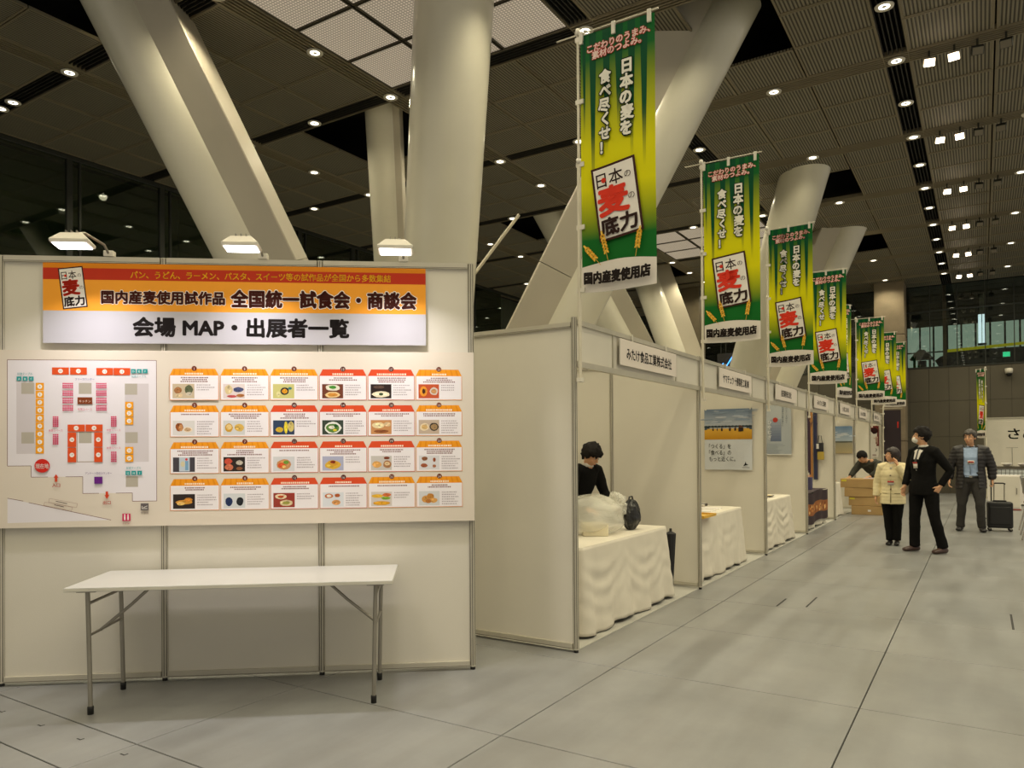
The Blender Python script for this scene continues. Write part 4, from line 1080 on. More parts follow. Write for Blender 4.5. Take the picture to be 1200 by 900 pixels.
MB().box(-.11, .11, -.09, .09, 0, .11).build('carton', mat('cream_card', (224, 214, 184), .7), t, .006)
MB().box(-.11, .11, -.004, .004, .110, .1115).build('tape', M_PLASTIC, t)
t = thing('black_bag', 'small crumpled black bag leaning behind the plastic bag', 'bag', (-2.80, 6.50, .703), 0)
blob('sack', mat('glossy_black_film', (26, 25, 24), .3, bump=.6, bscale=20), (.085, .12, .15), (0, 0, .14), 5, .15, 2.0, 26, t, .001, True, 18)
MB().tube([(0, -.06, .25), (0, -.03, .31), (0, .03, .31), (0, .06, .25)], .008, 6).build('handle', M_BLACK, t)
t = thing('folded_umbrella', 'black tapered bundle standing at the end of the first table', 'umbrella', (-2.62, 7.06, 0), 0)
MB().lathe([(.004, 0), (.008, .03), (.02, .06), (.045, .45), (.055, .62), (.02, .64)], n=10, smooth=False).build('canopy', mat('black_nylon', (22, 20, 22), .6), t)
MB().tube([(0, 0, .62), (0, 0, .66)], .008, 8).build('shaft', M_STEEL, t)
MB().tube([(0, 0, .64), (0, 0, .67)], .013, 8).build('handle', M_BLACK, t)

# second booth table goods
t = thing('tray', 'yellow tray jutting over the front of the second table', 'tray', (-2.70, 8.05, .703), 0)
MB().box(-.20, .17, -.22, .22, 0, .012).build('base', mat('yellow_plastic', (214, 168, 60), .5), t, .004)
m_ = MB(); m_.box(-.20, -.19, -.22, .22, .012, .03); m_.box(.16, .17, -.22, .22, .012, .03); m_.box(-.19, .16, -.22, -.21, .012, .03); m_.box(-.19, .16, .21, .22, .012, .03); m_.build('rim', MATS['yellow_plastic'], t)
rn = random.Random(5)
for i in range(9):
    y = 8.0 + .19 * i; c = [(226, 220, 208), (176, 96, 50), (206, 196, 180), (60, 52, 46), (200, 120, 50)][i % 5]
    t = thing('packet', 'small %s packet, number %s along the back of the second table' % (['white', 'rust', 'ivory', 'dark', 'orange'][i % 5], ordinal[i]), 'packet', (-3.05 + rn.uniform(-.03, .03), y, .703), R(rn.uniform(-20, 20)), 'sample packets on the second table')
    MB().box(-.035, .035, -.05, .05, 0, .035).build('wrapper', mat('packet_wrapper_%s' % 'abcde'[i % 5], c, .4), t, .008)
    MB().box(-.02, .02, -.03, .03, .035, .037).build('sticker', M_WHITE, t)
for i in range(3):
    t = tag(MB().box(-.15, .15, -.1, .1, 0, .004 + .003 * i).build('leaflet', M_WHITE), 'white leaflet stack on the second table, %s from the post' % ordinal[i], 'paper', 'leaflets on the second table')
    t.location = (-2.86 - .02 * i, 8.45 + .35 * i, .703); t.rotation_euler = (0, 0, R(6 * i - 5))
# third booth goods
t = thing('figurine', 'pinkish plush figurine on the third draped table', 'figurine', (-2.80, 10.72, .703), 0)
pk = mat('pale_plush', (214, 184, 150), .8)
blob('body', pk, (.05, .045, .07), (0, 0, .07), 2, .1, 3, 18, t, .001); blob('head', pk, (.045, .045, .04), (0, 0, .165), 4, .1, 3, 18, t)
for sx in (-1, 1): blob('ear', pk, (.014, .01, .02), (sx * .03, 0, .20), 6, .1, 3, 10, t); blob('arm', pk, (.016, .016, .035), (sx * .055, -.02, .09), 7, .1, 3, 10, t)
for i in range(3):
    t = thing('sample_dish', '%s shallow dish on the third draped table' % ['near', 'middle', 'far'][i], 'dish', (-2.75, 11.0 + .33 * i, .703), 0, 'dishes on the third table')
    MB().lathe([(.03, 0), (.07, .02), (.075, .028), (.065, .022), (.01, .008)], n=18).build('dish', M_STEEL, t)
    blob('food', mat('noodle_sample', (206, 186, 140), .7), (.05, .05, .014), (0, 0, .02), i, .2, 4, 14, t, .012)
# fourth booth: dark patterned spread over the front, hangings on the partition
t = thing('patterned_spread', 'dark purple spread with an orange bread print over the fourth table', 'cloth', (-2.56, 14.25, 0), 0)
k = Ink(lambda x, y, l: (.045 + l * 3 + .012 * math.sin(x * 9), x, y))
NXS = 24
def spread_band(z0, z1, c):
    for i in range(NXS):
        xa, xb = -.97 + 1.94 * i / NXS, -.97 + 1.94 * (i + 1) / NXS
        g = lambda x: .02 * math.sin(x * 5 + 1)
        k.poly([(xa, z0 + g(xa)), (xb, z0 + g(xb)), (xb, z1 + g(xb)), (xa, z1 + g(xa))], c)
spread_band(.13, .67, (58, 46, 52)); k.nxt(); spread_band(.28, .48, (150, 92, 50)); k.nxt()
rn = random.Random(9)
for i in range(46): k.L += .05; k.ell(rn.uniform(-.9, .9), rn.uniform(.32, .45), rn.uniform(.02, .05), rn.uniform(.02, .035), rn.choice([(206, 140, 76), (120, 66, 36), (176, 110, 60), (226, 180, 120)]), n=9)
k.build('printed_cloth', t)
m_ = MB(); m_.box(-.62, .04, -.95, .95, .665, .668); m_.build('top_fold', mat('dark_purple_cloth', (58, 46, 52), .8), t)
for i, (c, nm) in enumerate((((206, 186, 150), 'tan'), ((226, 216, 196), 'ivory'), ((120, 84, 50), 'brown'), ((230, 224, 212), 'white'), ((70, 66, 100), 'navy'), ((196, 120, 56), 'orange'))):
    t = thing('paper_bag', '%s paper goods bag standing on the patterned spread' % nm, 'bag', (-2.72 - .07 * (i % 2), 13.45 + .28 * i, .669), R(10 * (i % 3) - 10), 'goods bags on the fourth table')
    MB().box(-.05, .05, -.08, .08, 0, .20 + .03 * (i % 3)).build('bag_body', mat('bag_' + nm, c, .7), t, .004)
    m_ = MB(); m_.tube([(0, -.04, .2 + .03 * (i % 3)), (0, -.03, .28 + .03 * (i % 3)), (0, .03, .28 + .03 * (i % 3)), (0, .04, .2 + .03 * (i % 3))], .004, 6); m_.build('handle', M_POLE, t)
def poster(label, cat, x0, x1, y, z0, z1, draw, step=.0012, wave=0.006, name='poster'):
    t = thing(name, label, cat, (x0, y - .012, z0), 0)
    k = Ink(lambda a, b, l: (a, -l - .003 + wave * math.sin(a * 9 + b * 3), b), step)
    draw(k, x1 - x0, z1 - z0); k.build('printed_sheet', t)
    for a in (.02, x1 - x0 - .02): MB().box(a - .01, a + .01, -.012, .004, z1 - z0 - .012, z1 - z0 + .006).build('clip', M_PLASTIC, t)
    return t
def grid(k, w, z0, z1, ct, cb, n=6, m=10):
    for i in range(n):
        for j in range(m):
            xa, xb, ya, yb = w * i / n, w * (i + 1) / n, z0 + (z1 - z0) * j / m, z0 + (z1 - z0) * (j + 1) / m
            fa, fb = j / m, (j + 1) / m; b = len(k.v)
            k.v += [k.fmap(*p, k.L * k.step) for p in ((xa, ya), (xb, ya), (xb, yb), (xa, yb))]; k.f.append([b, b + 1, b + 2, b + 3])
            ca, cb_ = lerp(lin(cb), lin(ct), fa), lerp(lin(cb), lin(ct), fb); k.c.append([ca, ca, cb_, cb_])
    k.nxt()
def p_harvest(k, w, h):
    grid(k, w, 0, h, (206, 208, 210), (200, 202, 204)); m = h * .5
    grid(k, w, m + .15, h, (104, 122, 144), (186, 190, 196)); grid(k, w, m, m + .15, (216, 168, 66), (186, 132, 34)); k.rect(0, m + .135, w, m + .180, (74, 86, 96)); k.nxt()
    rn = random.Random(2)
    for i in range(26): k.ell(w * rn.random(), h - rn.uniform(.02, .2), rn.uniform(.04, .12), rn.uniform(.004, .010), rn.choice([(150, 162, 178), (186, 190, 198), (134, 148, 166)]), n=9); k.L += .05
    for i in range(14): k.ell(w * (i + .5) / 14, m + .18, .03, .014, (50, 62, 66), n=8)
    k.nxt()
    for x, s_ in ((.19, .8), (.28, .6), (.38, 1.0), (.55, 1.1), (.66, 1.0), (.76, 1.9), (.80, 1.5)):
        k.rect(w * x - .012 * s_, m + .13 - .012 * s_, w * x + .012 * s_, m + .145 + .010 * s_, (52, 42, 40)); k.ell(w * x, m + .155 + .012 * s_, .008 * s_, .010 * s_, (96, 60, 46), n=8); k.L += .1
    k.nxt()
    for i, s_ in enumerate(('「つくる」を', '「食べる」の', 'もっと近くに。')): k.text(s_, w * .10, m - .13 - .088 * i, .075, (54, 50, 48), w=w * [.47, .47, .56][i], off=.006)
    k.poly([(w * .82, .05), (w * .86, .09), (w * .87, .12), (w * .885, .085), (w * .93, .07), (w * .88, .065)], (30, 30, 30)); k.rect(w * .8, .03, w * .95, .036, (60, 60, 60))
poster('banner poster of a harvest field above 「つくる」を「食べる」の text', 'poster', -3.315, -2.655, Y0 + DY * 2 - .022, 1.155, 2.0, p_harvest)
def p_blue(k, w, h):
    grid(k, w, 0, h, (178, 182, 184), (166, 172, 176)); k.rect(w * .32, h * .28, w * .76, h * .72, (156, 164, 174)); grid(k, w * .0 + .0001, 0, .0001, (0, 0, 0), (0, 0, 0), 1, 1)
    for i in range(8): k.rect(w * .5, h * (.27 + .055 * i), w * .76, h * (.27 + .055 * (i + 1)), tuple(int(a) for a in lerp((104, 114, 136), (162, 168, 178), i / 8))); 
    k.nxt(); k.ell(w * .62, h * .70, .042, .042, (176, 62, 50)); k.ell(w * .25, h * .53, .10, .075, (150, 148, 136)); k.ell(w * .22, h * .20, .10, .13, (50, 52, 40)); k.nxt()
    k.ell(w * .25, h * .55, .07, .04, (206, 206, 200)); k.ell(w * .25, h * .22, .05, .05, (96, 104, 60)); k.nxt()
    for i, ch in enumerate('ひやむぎ'): k.vtext(ch, w * .48, h * (.70 - .10 * i), .075, (236, 236, 236), off=.01)
    k.vtext('北海道の小麦の香りと', w * .80, h * .97, .034, (90, 100, 110)); k.vtext('のどごしを味わう', w * .89, h * .95, .034, (90, 100, 110)); k.vtext('会津', w * .36, h * .97, .05, (110, 116, 100))
    for i in range(7): k.rect(w * .3, h * (.03 + .03 * i), w * rnd.uniform(.6, .95), h * (.037 + .03 * i), (130, 140, 152))
    k.rect(0, 0, w, .012, (226, 224, 220))
poster('blue grey poster with a red dot in the third booth', 'poster', -3.40, -2.72, Y0 + DY * 3 - .022, 1.33, 2.18, p_blue)
def p_strip(cols):
    def f(k, w, h):
        x = 0
        for q, c in cols:
            k.rect(w * x, 0, w * (x + q), h, c); x += q
        k.nxt(); rn = random.Random(4)
        for i in range(20): k.ell(w * rn.uniform(.1, .9), h * rn.uniform(.05, .95), w * .08, .02, rn.choice([(120, 96, 80), (60, 50, 70), (150, 120, 90)]), n=8)
    return f
YP = Y0 + DY * 4 - .022
poster('long purple and orange striped hanging in the fourth booth', 'hanging', -3.00, -2.885, YP, .83, 2.20, p_strip([(.62, (70, 54, 68)), (.38, (176, 124, 76))]), name='cloth_hanging', wave=.012)
poster('long navy hanging beside the striped one in the fourth booth', 'hanging', -2.87, -2.79, YP, .80, 2.17, p_strip([(.8, (56, 58, 84)), (.2, (120, 110, 110))]), name='cloth_hanging', wave=.012)
t = thing('tote_bag', 'black white and yellow tote bag hung in the fourth booth', 'bag', (-2.74, YP - .06, 1.20), 0)
MB().box(-.05, .07, -.03, .03, 0, .16).build('lower_body', mat('bag_ochre', (176, 150, 60), .7), t, .01); MB().box(-.06, .06, -.03, .03, .16, .34).build('upper_body', mat('bag_ink', (34, 32, 36), .7), t, .01)
MB().box(-.065, -.02, -.035, -.03, .22, .32).build('print_patch', M_WHITE, t); MB().tube([(-.04, 0, .34), (-.02, 0, .48), (.02, 0, .48), (.04, 0, .34)], .006, 6).build('strap', M_BLACK, t)
def p_sky(k, w, h):
    grid(k, w, h * .42, h, (104, 134, 168), (176, 188, 198)); grid(k, w, 0, h * .42, (150, 146, 124), (176, 160, 120)); k.rect(0, h * .40, w, h * .45, (96, 100, 90)); k.nxt()
    for i in range(8): k.ell(w * rnd.random(), h * rnd.uniform(.55, .8), w * .2, .012, (206, 212, 218), n=9); k.L += .1
poster('photo poster of blue sky over dry field in the fifth booth', 'poster', -2.935, -2.53, Y0 + DY * 5 - .022, 1.30, 1.93, p_sky)
def p_red(k, w, h):
    k.rect(0, 0, w, h, (206, 200, 190)); k.nxt(); k.rect(0, h * .36, w, h, (104, 44, 40)); k.nxt(); k.ell(w * .5, h * .84, w * .4, h * .1, (48, 26, 26)); k.rect(w * .1, h * .42, w * .9, h * .66, (160, 130, 116)); k.nxt()
    for i in range(10): k.ell(w * rnd.uniform(.2, .8), h * rnd.uniform(.44, .64), w * .12, .02, rnd.choice([(190, 160, 140), (120, 80, 70)]), n=8); k.L += .1
    k.ell(w * .5, h * .24, w * .3, h * .06, (120, 112, 106)); k.nxt(); k.ell(w * .5, h * .24, w * .2, h * .035, (206, 200, 190)); k.rect(w * .3, h * .06, w * .7, h * .10, (150, 130, 120))
poster('dark red food poster inside the last booth', 'poster', -2.82, -2.57, Y0 + DY * 7 - .022, 1.12, 2.06, p_red)
t = tag(blob('cloth_bundle', mat('orange_cloth', (206, 134, 60), .8), (.20, .42, .06), (0, 0, .05), 8, .3, 3, 26, None, .002), 'crumpled orange cloth on the short white draped table', 'cloth'); t.location = (-2.80, 16.6, .703)

# cardboard boxes at the row end
bx = [(-2.10, 17.62, 0, .60, .44, .19, 2), (-2.12, 17.64, .192, .64, .46, .19, -2), (-2.20, 17.62, .384, .66, .45, .19, 1), (-2.22, 17.62, .576, .76, .47, .19, -1)]
for i, (x, y, z, w_, d_, h_, a) in enumerate(bx):
    t = thing('cardboard_box', ['lowest', 'second lowest', 'third', 'topmost'][i] + ' flat cardboard box of the stack beside the lady', 'box', (x, y, z), R(a), 'stacked cardboard boxes')
    MB().box(-w_ / 2, w_ / 2, -d_ / 2, d_ / 2, .0, h_ - .002).build('carton', M_BOX, t, .006)
    MB().box(-w_ / 2 - .001, w_ / 2 + .001, -.025, .025, h_ - .05, h_ - .001).build('tape', mat('parcel_tape', (206, 176, 110), .4), t)
    if i in (0,): MB().box(.02, .08, -d_ / 2 - .003, -d_ / 2, .07, .11).build('shipping_label', M_WHITE, t)
    if i in (1, 3): MB().box(-w_ / 2 + .02, -w_ / 2 + .12, -d_ / 2 - .003, -d_ / 2, h_ - .06, h_ - .02).build('shipping_label', mat('yellow_label', (214, 200, 60), .6), t)
t = tag(MB().box(-.14, .14, -.1, .1, 0, .012).build('leaflet', mat('pinkish_paper', (214, 196, 196), .7)), 'pinkish leaflet pile on the topmost cardboard box', 'paper'); t.location = (-2.02, 17.55, .768)

# ================================================================== FAR RIGHT BOOTH
t = thing('end_booth', 'white booth wall with black brush lettering at the far right', 'booth', (.06, 24.4, 0), 0)
for i in range(4):
    o = bpy.data.objects.new('post', POST24); put(o, t); o.location = (.99 * i, 0, 0); o.scale = (1, 1, .93)
    if i < 3:
        MB().box(.99 * i + .021, .99 * (i + 1) - .021, -.0025, .0025, .06, 2.19).build('panel', M_PANEL, t); rail(.99 * i + .021, .99 * (i + 1) - .021, 2.19, 2.225).build('top_rail', [M_ALU, M_ALUD], t)
        rail(.99 * i + .021, .99 * (i + 1) - .021, .024, .06).build('bottom_rail', [M_ALU, M_ALUD], t)
k = Ink(step=.002); k.text('さぬき', .54, 1.62, .33, (34, 30, 28), w=1.0, off=.02); k.build('lettering', t, (0, -.006, 0))
t = thing('service_counter', 'counter with small square tile front before the white lettered wall', 'counter', (.30, 21.6, 0), 0)
MB().box(0, 2.0, 0, .6, .04, .90).build('body', M_WHITE, t)
MB().box(-.05, 2.05, -.04, .64, .90, .94).build('worktop', mat('dark_worktop', (72, 66, 54), .5), t)
m_ = MB()
for i in range(24):
    for j in range(4): m_.box(.01 + .083 * i, .083 * (i + 1) - .002, -.012, 0, .55 + .083 * j, .55 + .083 * (j + 1) - .012)
o = m_.build('tile_front', mat('pale_tile', (200, 204, 204), .3), t); o['kind'] = 'stuff'
MB().box(0, 2, -.004, 0, .54, .885).build('tile_grout', mat('dark_grout', (110, 108, 100), .7), t)
for i in range(4):
    t = thing('serving_bowl', '%s white bowl on the dark worktop of the far counter' % ordinal[i], 'bowl', (.50 + .33 * i, 21.85, .942), 0, 'bowls on the far counter')
    MB().lathe([(.05, 0), (.10, .05), (.12, .08), (.11, .08), (.04, .02)], n=18).build('bowl', M_WHITE, t); MB().lathe([(.052, 0), (.05, .01)], n=16).build('foot_ring', M_PLASTIC, t)
t = thing('tap_stand', 'thin tap stand rising from the far counter', 'stand', (.62, 22.0, .942), 0)
MB().tube([(0, 0, 0), (0, 0, .46)], .008, 8).build('stem', M_STEEL, t); MB().tube([(-.12, 0, .46), (.12, 0, .46)], .006, 8).build('crossbar', M_STEEL, t); MB().lathe([(.05, 0), (.05, .012)], n=14).build('foot', M_STEEL, t)
t = thing('white_cabinet', 'low white cabinet behind the man with the suitcase', 'cabinet', (.10, 20.1, 0), 0)
MB().box(0, .62, 0, .45, .03, .78).build('body', M_WHITE, t, .004); MB().box(.02, .60, -.015, 0, .06, .75).build('door', M_PANEL, t); MB().box(.53, .55, -.03, -.015, .36, .5).build('handle', M_STEEL, t)
MB().box(.0, .62, -.003, .0, .01, .03).build('kick_strip', mat('red_strip', (170, 60, 44), .5), t)
t = thing('pole_stand', 'thin dark pole standing by the man with the suitcase', 'pole', (.14, 17.6, 0), 0)
MB().tube([(0, 0, 0), (0, 0, 1.36)], .012, 8).build('pole', M_MULL, t); MB().lathe([(.1, 0), (.1, .015), (.02, .03)], n=18).build('base', M_MULL, t)

# stacked chrome chairs at the right edge
def chair(z, dx, label):
    t = thing('steel_chair', label, 'chair', (.83 + dx, 13.80 + dx * .3, z), R(112), 'stacked steel chairs at the right edge')
    for sx in (-1, 1):
        MB().tube([(sx * .22, -.22, .0), (sx * .20, -.16, .42), (sx * .20, .20, .44)], .012, 8).build('leg', M_CHROME, t)
        MB().tube([(sx * .22, .26, .0), (sx * .20, .16, .42), (sx * .20, .24, .84)], .012, 8).build('leg', M_CHROME, t)
        MB().lathe([(.016, 0), (.016, .03)], c=(sx * .22, -.22, 0), n=10).build('foot_cap', M_PLASTIC, t)
    MB().box(-.20, .20, -.18, .20, .43, .455).build('seat', mat('grey_vinyl', (120, 116, 110), .5), t, .01)
    MB().box(-.19, .19, .20, .225, .58, .82).build('backrest', MATS['grey_vinyl'], t, .01)
    MB().tube([(-.21, -.19, .15), (.21, -.19, .15)], .008, 8).build('stretcher', M_CHROME, t)
for i in range(3): chair(.075 * i, -.02 * i, ['lowest', 'middle', 'topmost'][i] + ' chrome framed chair of the stack at the right edge')

# ================================================================== PEOPLE
M_SKIN = mat('skin', (206, 156, 118), .5, var=.04, vscale=10)
M_HAIR = mat('black_hair', (24, 20, 18), .7, var=.3, vscale=40, bump=.8, bscale=60, spec=.2)
M_HAIRG = mat('greying_hair', (66, 60, 54), .5, var=.4, vscale=50, bump=.5, bscale=80)

def limb_mesh(mb, pts, rad, n=12, side=None, cap0=.5, cap1=.5):
    """tapering tube; each radius r or (a, b): a along `side`, b across it"""
    pts = [Vector(p) for p in pts]; rad = [(r, r) if not isinstance(r, tuple) else r for r in rad]
    P, Rr, T = [], [], []
    for i, p in enumerate(pts):
        a = pts[max(i - 1, 0)]; b = pts[min(i + 1, len(pts) - 1)]; T.append((b - a).normalized())
    def dome(i, sgn, cap):
        out = []
        for k in (1, 2, 3):
            th = PI / 2 * k / 3.3
            m_ = min(rad[i]) * cap
            out.append((pts[i] + T[i] * sgn * math.sin(th) * m_, (rad[i][0] * math.cos(th), rad[i][1] * math.cos(th)), T[i]))
        return out
    seq = list(reversed(dome(0, -1, cap0))) + [(p, r, t) for p, r, t in zip(pts, rad, T)] + dome(len(pts) - 1, 1, cap1)
    sd = Vector(side) if side else None; V = []
    prev = None
    for p, r, t in seq:
        u = (sd if sd is not None else (prev if prev is not None else t.orthogonal()))
        u = (u - t * u.dot(t)).normalized(); prev = u; w = t.cross(u)
        V += [p + u * math.cos(2 * PI * k / n) * r[0] + w * math.sin(2 * PI * k / n) * r[1] for k in range(n)]
    N = len(seq); F = []
    for i in range(N - 1):
        for k in range(n): F.append((i * n + k, i * n + (k + 1) % n, (i + 1) * n + (k + 1) % n, (i + 1) * n + k))
    F += [tuple(reversed(range(n))), tuple((N - 1) * n + k for k in range(n))]
    mb.add(V, F, 0, True)

def ell_mesh(mb, c, r, M_=None, n=14):
    V = []; F = []; m = 9
    for i in range(m + 1):
        th = PI * (i + .02) / (m + .04)
        for j in range(n):
            p = Vector((r[0] * math.sin(th) * math.cos(2 * PI * j / n), r[1] * math.sin(th) * math.sin(2 * PI * j / n), r[2] * math.cos(th)))
            if M_ is not None: p = M_ @ p
            V.append(p + Vector(c))
    for i in range(m):
        for j in range(n): F.append((i * n + j, (i + 1) * n + j, (i + 1) * n + (j + 1) % n, i * n + (j + 1) % n))
    F += [tuple(range(n)), tuple(reversed([m * n + j for j in range(n)]))]
    mb.add(V, F, 0, True)

def fuse(mb, name, material, parent, voxel=.010, smooth=6, wrinkle=0.0, wf=9.0, quilt=0.0):
    """weld overlapping closed shapes into one continuous skin"""
    me = mb.mesh(name + '_raw', material)
    o = bpy.data.objects.new(name + '_raw', me); COL.objects.link(o)
    rm = o.modifiers.new('r', 'REMESH'); rm.mode = 'VOXEL'; rm.voxel_size = voxel; rm.use_smooth_shade = True
    sm = o.modifiers.new('s', 'SMOOTH'); sm.factor = .5; sm.iterations = smooth
    dg = bpy.context.evaluated_depsgraph_get()
    m2 = bpy.data.meshes.new_from_object(o.evaluated_get(dg)); bpy.data.objects.remove(o); bpy.data.meshes.remove(me)
    m2.name = name
    if wrinkle or quilt:
        cn = [(v.co.copy(), v.normal.copy()) for v in m2.vertices]; new = []
        for p, nrm in cn:
            d = noise.noise(Vector((p.x * wf, p.y * wf, p.z * wf * .6))) * wrinkle + noise.noise(p * wf * 2.3) * wrinkle * .4
            if quilt: d += abs(math.sin(p.z * 52)) * quilt
            new += list(p + nrm * d)
        m2.vertices.foreach_set('co', new); m2.update()
    m2.materials.clear(); m2.materials.append(material)
    for p in m2.polygons: p.use_smooth = True
    r = bpy.data.objects.new(name, m2); put(r, parent)
    return r

def open_front(o, hw, ztop, ybelow=0.0, thick=.01):
    import bmesh
    bm = bmesh.new(); bm.from_mesh(o.data)
    kill = []
    for f in bm.faces:
        c = f.calc_center_median()
        if (c.y < ybelow and c.z < ztop and abs(c.x) < hw(c.z)) or (f.normal.z < -.8 and c.z < .80 and abs(c.x) < .2): kill.append(f)
    bmesh.ops.delete(bm, geom=kill, context='FACES'); bm.to_mesh(o.data); bm.free()
    sd = o.modifiers.new('thickness', 'SOLIDIFY'); sd.thickness = thick; sd.offset = -1

def bvh_of(*objs):
    V = []; F = []
    for o in objs:
        b = len(V); V += [tuple(v.co) for v in o.data.vertices]; F += [tuple(b + i for i in p.vertices) for p in o.data.polygons]
    return BVHTree.FromPolygons(V, F)

def decal(name, bvh, rows, material, parent, off=.004, ang=0.0, nx=6, ctr=(0, 0)):
    """a thin patch that hugs the clothing: rows of (z, x_left, x_right), cast along the facing direction turned by ang"""
    c, s_ = math.cos(ang), math.sin(ang); V = []; F = []
    for z, xl, xr in rows:
        for i in range(nx + 1):
            x = xl + (xr - xl) * i / nx
            org = Vector((ctr[0] + x * c + 1.0 * s_, ctr[1] + x * s_ - 1.0 * c, z)); d = Vector((-s_, c, 0))
            h = bvh.ray_cast(org, d)
            q = h[0] if h[0] is not None else org + d * 1.0
            V.append(q - d * off)
    for r_ in range(len(rows) - 1):
        for i in range(nx): F.append((r_ * (nx + 1) + i, r_ * (nx + 1) + i + 1, (r_ + 1) * (nx + 1) + i + 1, (r_ + 1) * (nx + 1) + i))
    m_ = MB(); m_.add(V, F, 0, True); o = m_.build(name, material, parent)
    sd = o.modifiers.new('t', 'SOLIDIFY'); sd.thickness = .004; sd.offset = 0
    return o

def hand(mb, wrist, direction, palm_n, size=1.0, curl=.35, thumb_side=1):
    """palm and five separate fingers; palm_n is the way the palm faces"""
    w = Vector(wrist); d = Vector(direction).normalized(); n_ = Vector(palm_n); n_ = (n_ - d * n_.dot(d)).normalized(); s_ = d.cross(n_).normalized() * thumb_side
    s = size
    limb_mesh(mb, [w - d * .015, w + d * .03 * s, w + d * .075 * s], [(.024 * s, .018 * s), (.036 * s, .016 * s), (.040 * s, .014 * s)], 12, side=s_)
    for i, (o_, L_) in enumerate(((.031, .066), (.0105, .076), (-.0105, .071), (-.031, .056))):
        b = w + d * .078 * s + s_ * o_ * s; a0 = curl * (.5 + .12 * i); a1 = curl * 1.4 + a0
        d0 = (d * math.cos(a0) + n_ * math.sin(a0)); d1 = (d * math.cos(a1) + n_ * math.sin(a1)); d2 = (d * math.cos(a1 + curl) + n_ * math.sin(a1 + curl))
        p1 = b + d0 * L_ * .45 * s; p2 = p1 + d1 * L_ * .32 * s; p3 = p2 + d2 * L_ * .25 * s
        limb_mesh(mb, [b - d * .02 * s, b, p1, p2, p3], [.0095 * s, .0092 * s, .0088 * s, .0082 * s, .007 * s], 8, cap0=.9, cap1=.9)
    b = w + d * .022 * s + s_ * .026 * s; td = (d * .6 + s_ * .75 + n_ * .25).normalized()
    limb_mesh(mb, [b - td * .015, b + td * .03 * s, b + td * .055 * s + d * .012 * s], [.0125 * s, .0108 * s, .0085 * s], 8, cap0=.9, cap1=.9)

def head(mb, c, M_, s=1.0, chin=1.0):
    c = Vector(c); F_ = lambda x, y, z: c + M_ @ (Vector((x, y, z)) * s)
    ell_mesh(mb, F_(0, .012, .025), (.074 * s, .092 * s, .088 * s), M_, 18)
    ell_mesh(mb, F_(0, -.014, -.035), (.060 * s, .070 * s, .075 * s), M_, 16)
    ell_mesh(mb, F_(0, -.040, -.082 * chin), (.030 * s, .028 * s, .026 * s), M_)
    limb_mesh(mb, [F_(0, -.078, .022), F_(0, -.094, -.008), F_(0, -.100, -.022)], [.008 * s, .012 * s, .015 * s], 8)
    for sx in (-1, 1):
        ell_mesh(mb, F_(sx * .075, .012, -.008), (.010 * s, .020 * s, .032 * s), M_)
        ell_mesh(mb, F_(sx * .034, -.060, -.022), (.024 * s, .018 * s, .022 * s), M_)
        ell_mesh(mb, F_(sx * .030, -.070, .034), (.024 * s, .012 * s, .009 * s), M_)
    ell_mesh(mb, F_(0, -.078, -.052), (.022 * s, .013 * s, .010 * s), M_)

def face_parts(parent, c, M_, s=1.0, mouth=True):
    c = Vector(c); F_ = lambda x, y, z: c + M_ @ (Vector((x, y, z)) * s)
    for sx in (-1, 1):
        m_ = MB(); ell_mesh(m_, F_(sx * .030, -.0755, .012), (.0125 * s, .007 * s, .006 * s), M_, 10); m_.build('eye', mat('eye_white', (196, 190, 180), .3), parent)
        m_ = MB(); ell_mesh(m_, F_(sx * .030, -.0805, .012), (.0058 * s, .004 * s, .0058 * s), M_, 8); m_.build('iris', M_BLACK, parent)
        m_ = MB(); ell_mesh(m_, F_(sx * .032, -.0815, .038), (.019 * s, .005 * s, .0042 * s), M_, 10); m_.build('eyebrow', M_HAIR, parent)
    if mouth:
        m_ = MB(); ell_mesh(m_, F_(0, -.0905, -.052), (.020 * s, .004 * s, .005 * s), M_, 10); m_.build('mouth', mat('lips', (166, 96, 80), .5), parent)

def hair(parent, c, M_, material, s=1.0, seed=1, front=.045, side=-.02, back=-.075, vol=1.0, amp=.06):
    """shell over the skull, tucked inside it below the hairline"""
    c = Vector(c); V = []; F = []; n, m = 30, 22
    for i in range(m + 1):
        th = PI * i / m
        for j in range(n):
            ph = 2 * PI * j / n
            d = Vector((math.sin(th) * math.cos(ph), math.sin(th) * math.sin(ph), math.cos(th)))
            p = Vector((d.x * .088, d.y * .104, d.z * .106)) * vol
            nn = 1 + amp * noise.noise(d * 3.2 + Vector((seed, 0, 0))) + amp * .7 * noise.noise(d * 9 + Vector((0, seed, 0)))
            p = Vector((p.x * nn, p.y * nn + .014, p.z * nn + .028))
            fr = max(0, min(1, (-d.y - .25) / .45))
            lim = front * fr + (1 - fr) * (side if d.y < .25 else back) + .012 * noise.noise(d * 7 + Vector((seed * 2, 0, 0)))
            if p.z < lim: p = Vector((p.x * .70, (p.y - .014) * .66 + .014, max(p.z, -.05) * .9 + .0))
            V.append(c + M_ @ (p * s))
    for i in range(m):
        for j in range(n): F.append((i * n + j, (i + 1) * n + j, (i + 1) * n + (j + 1) % n, i * n + (j + 1) % n))
    m_ = MB(); m_.add(V, F, 0, True)
    return m_.build('hair', material, parent)

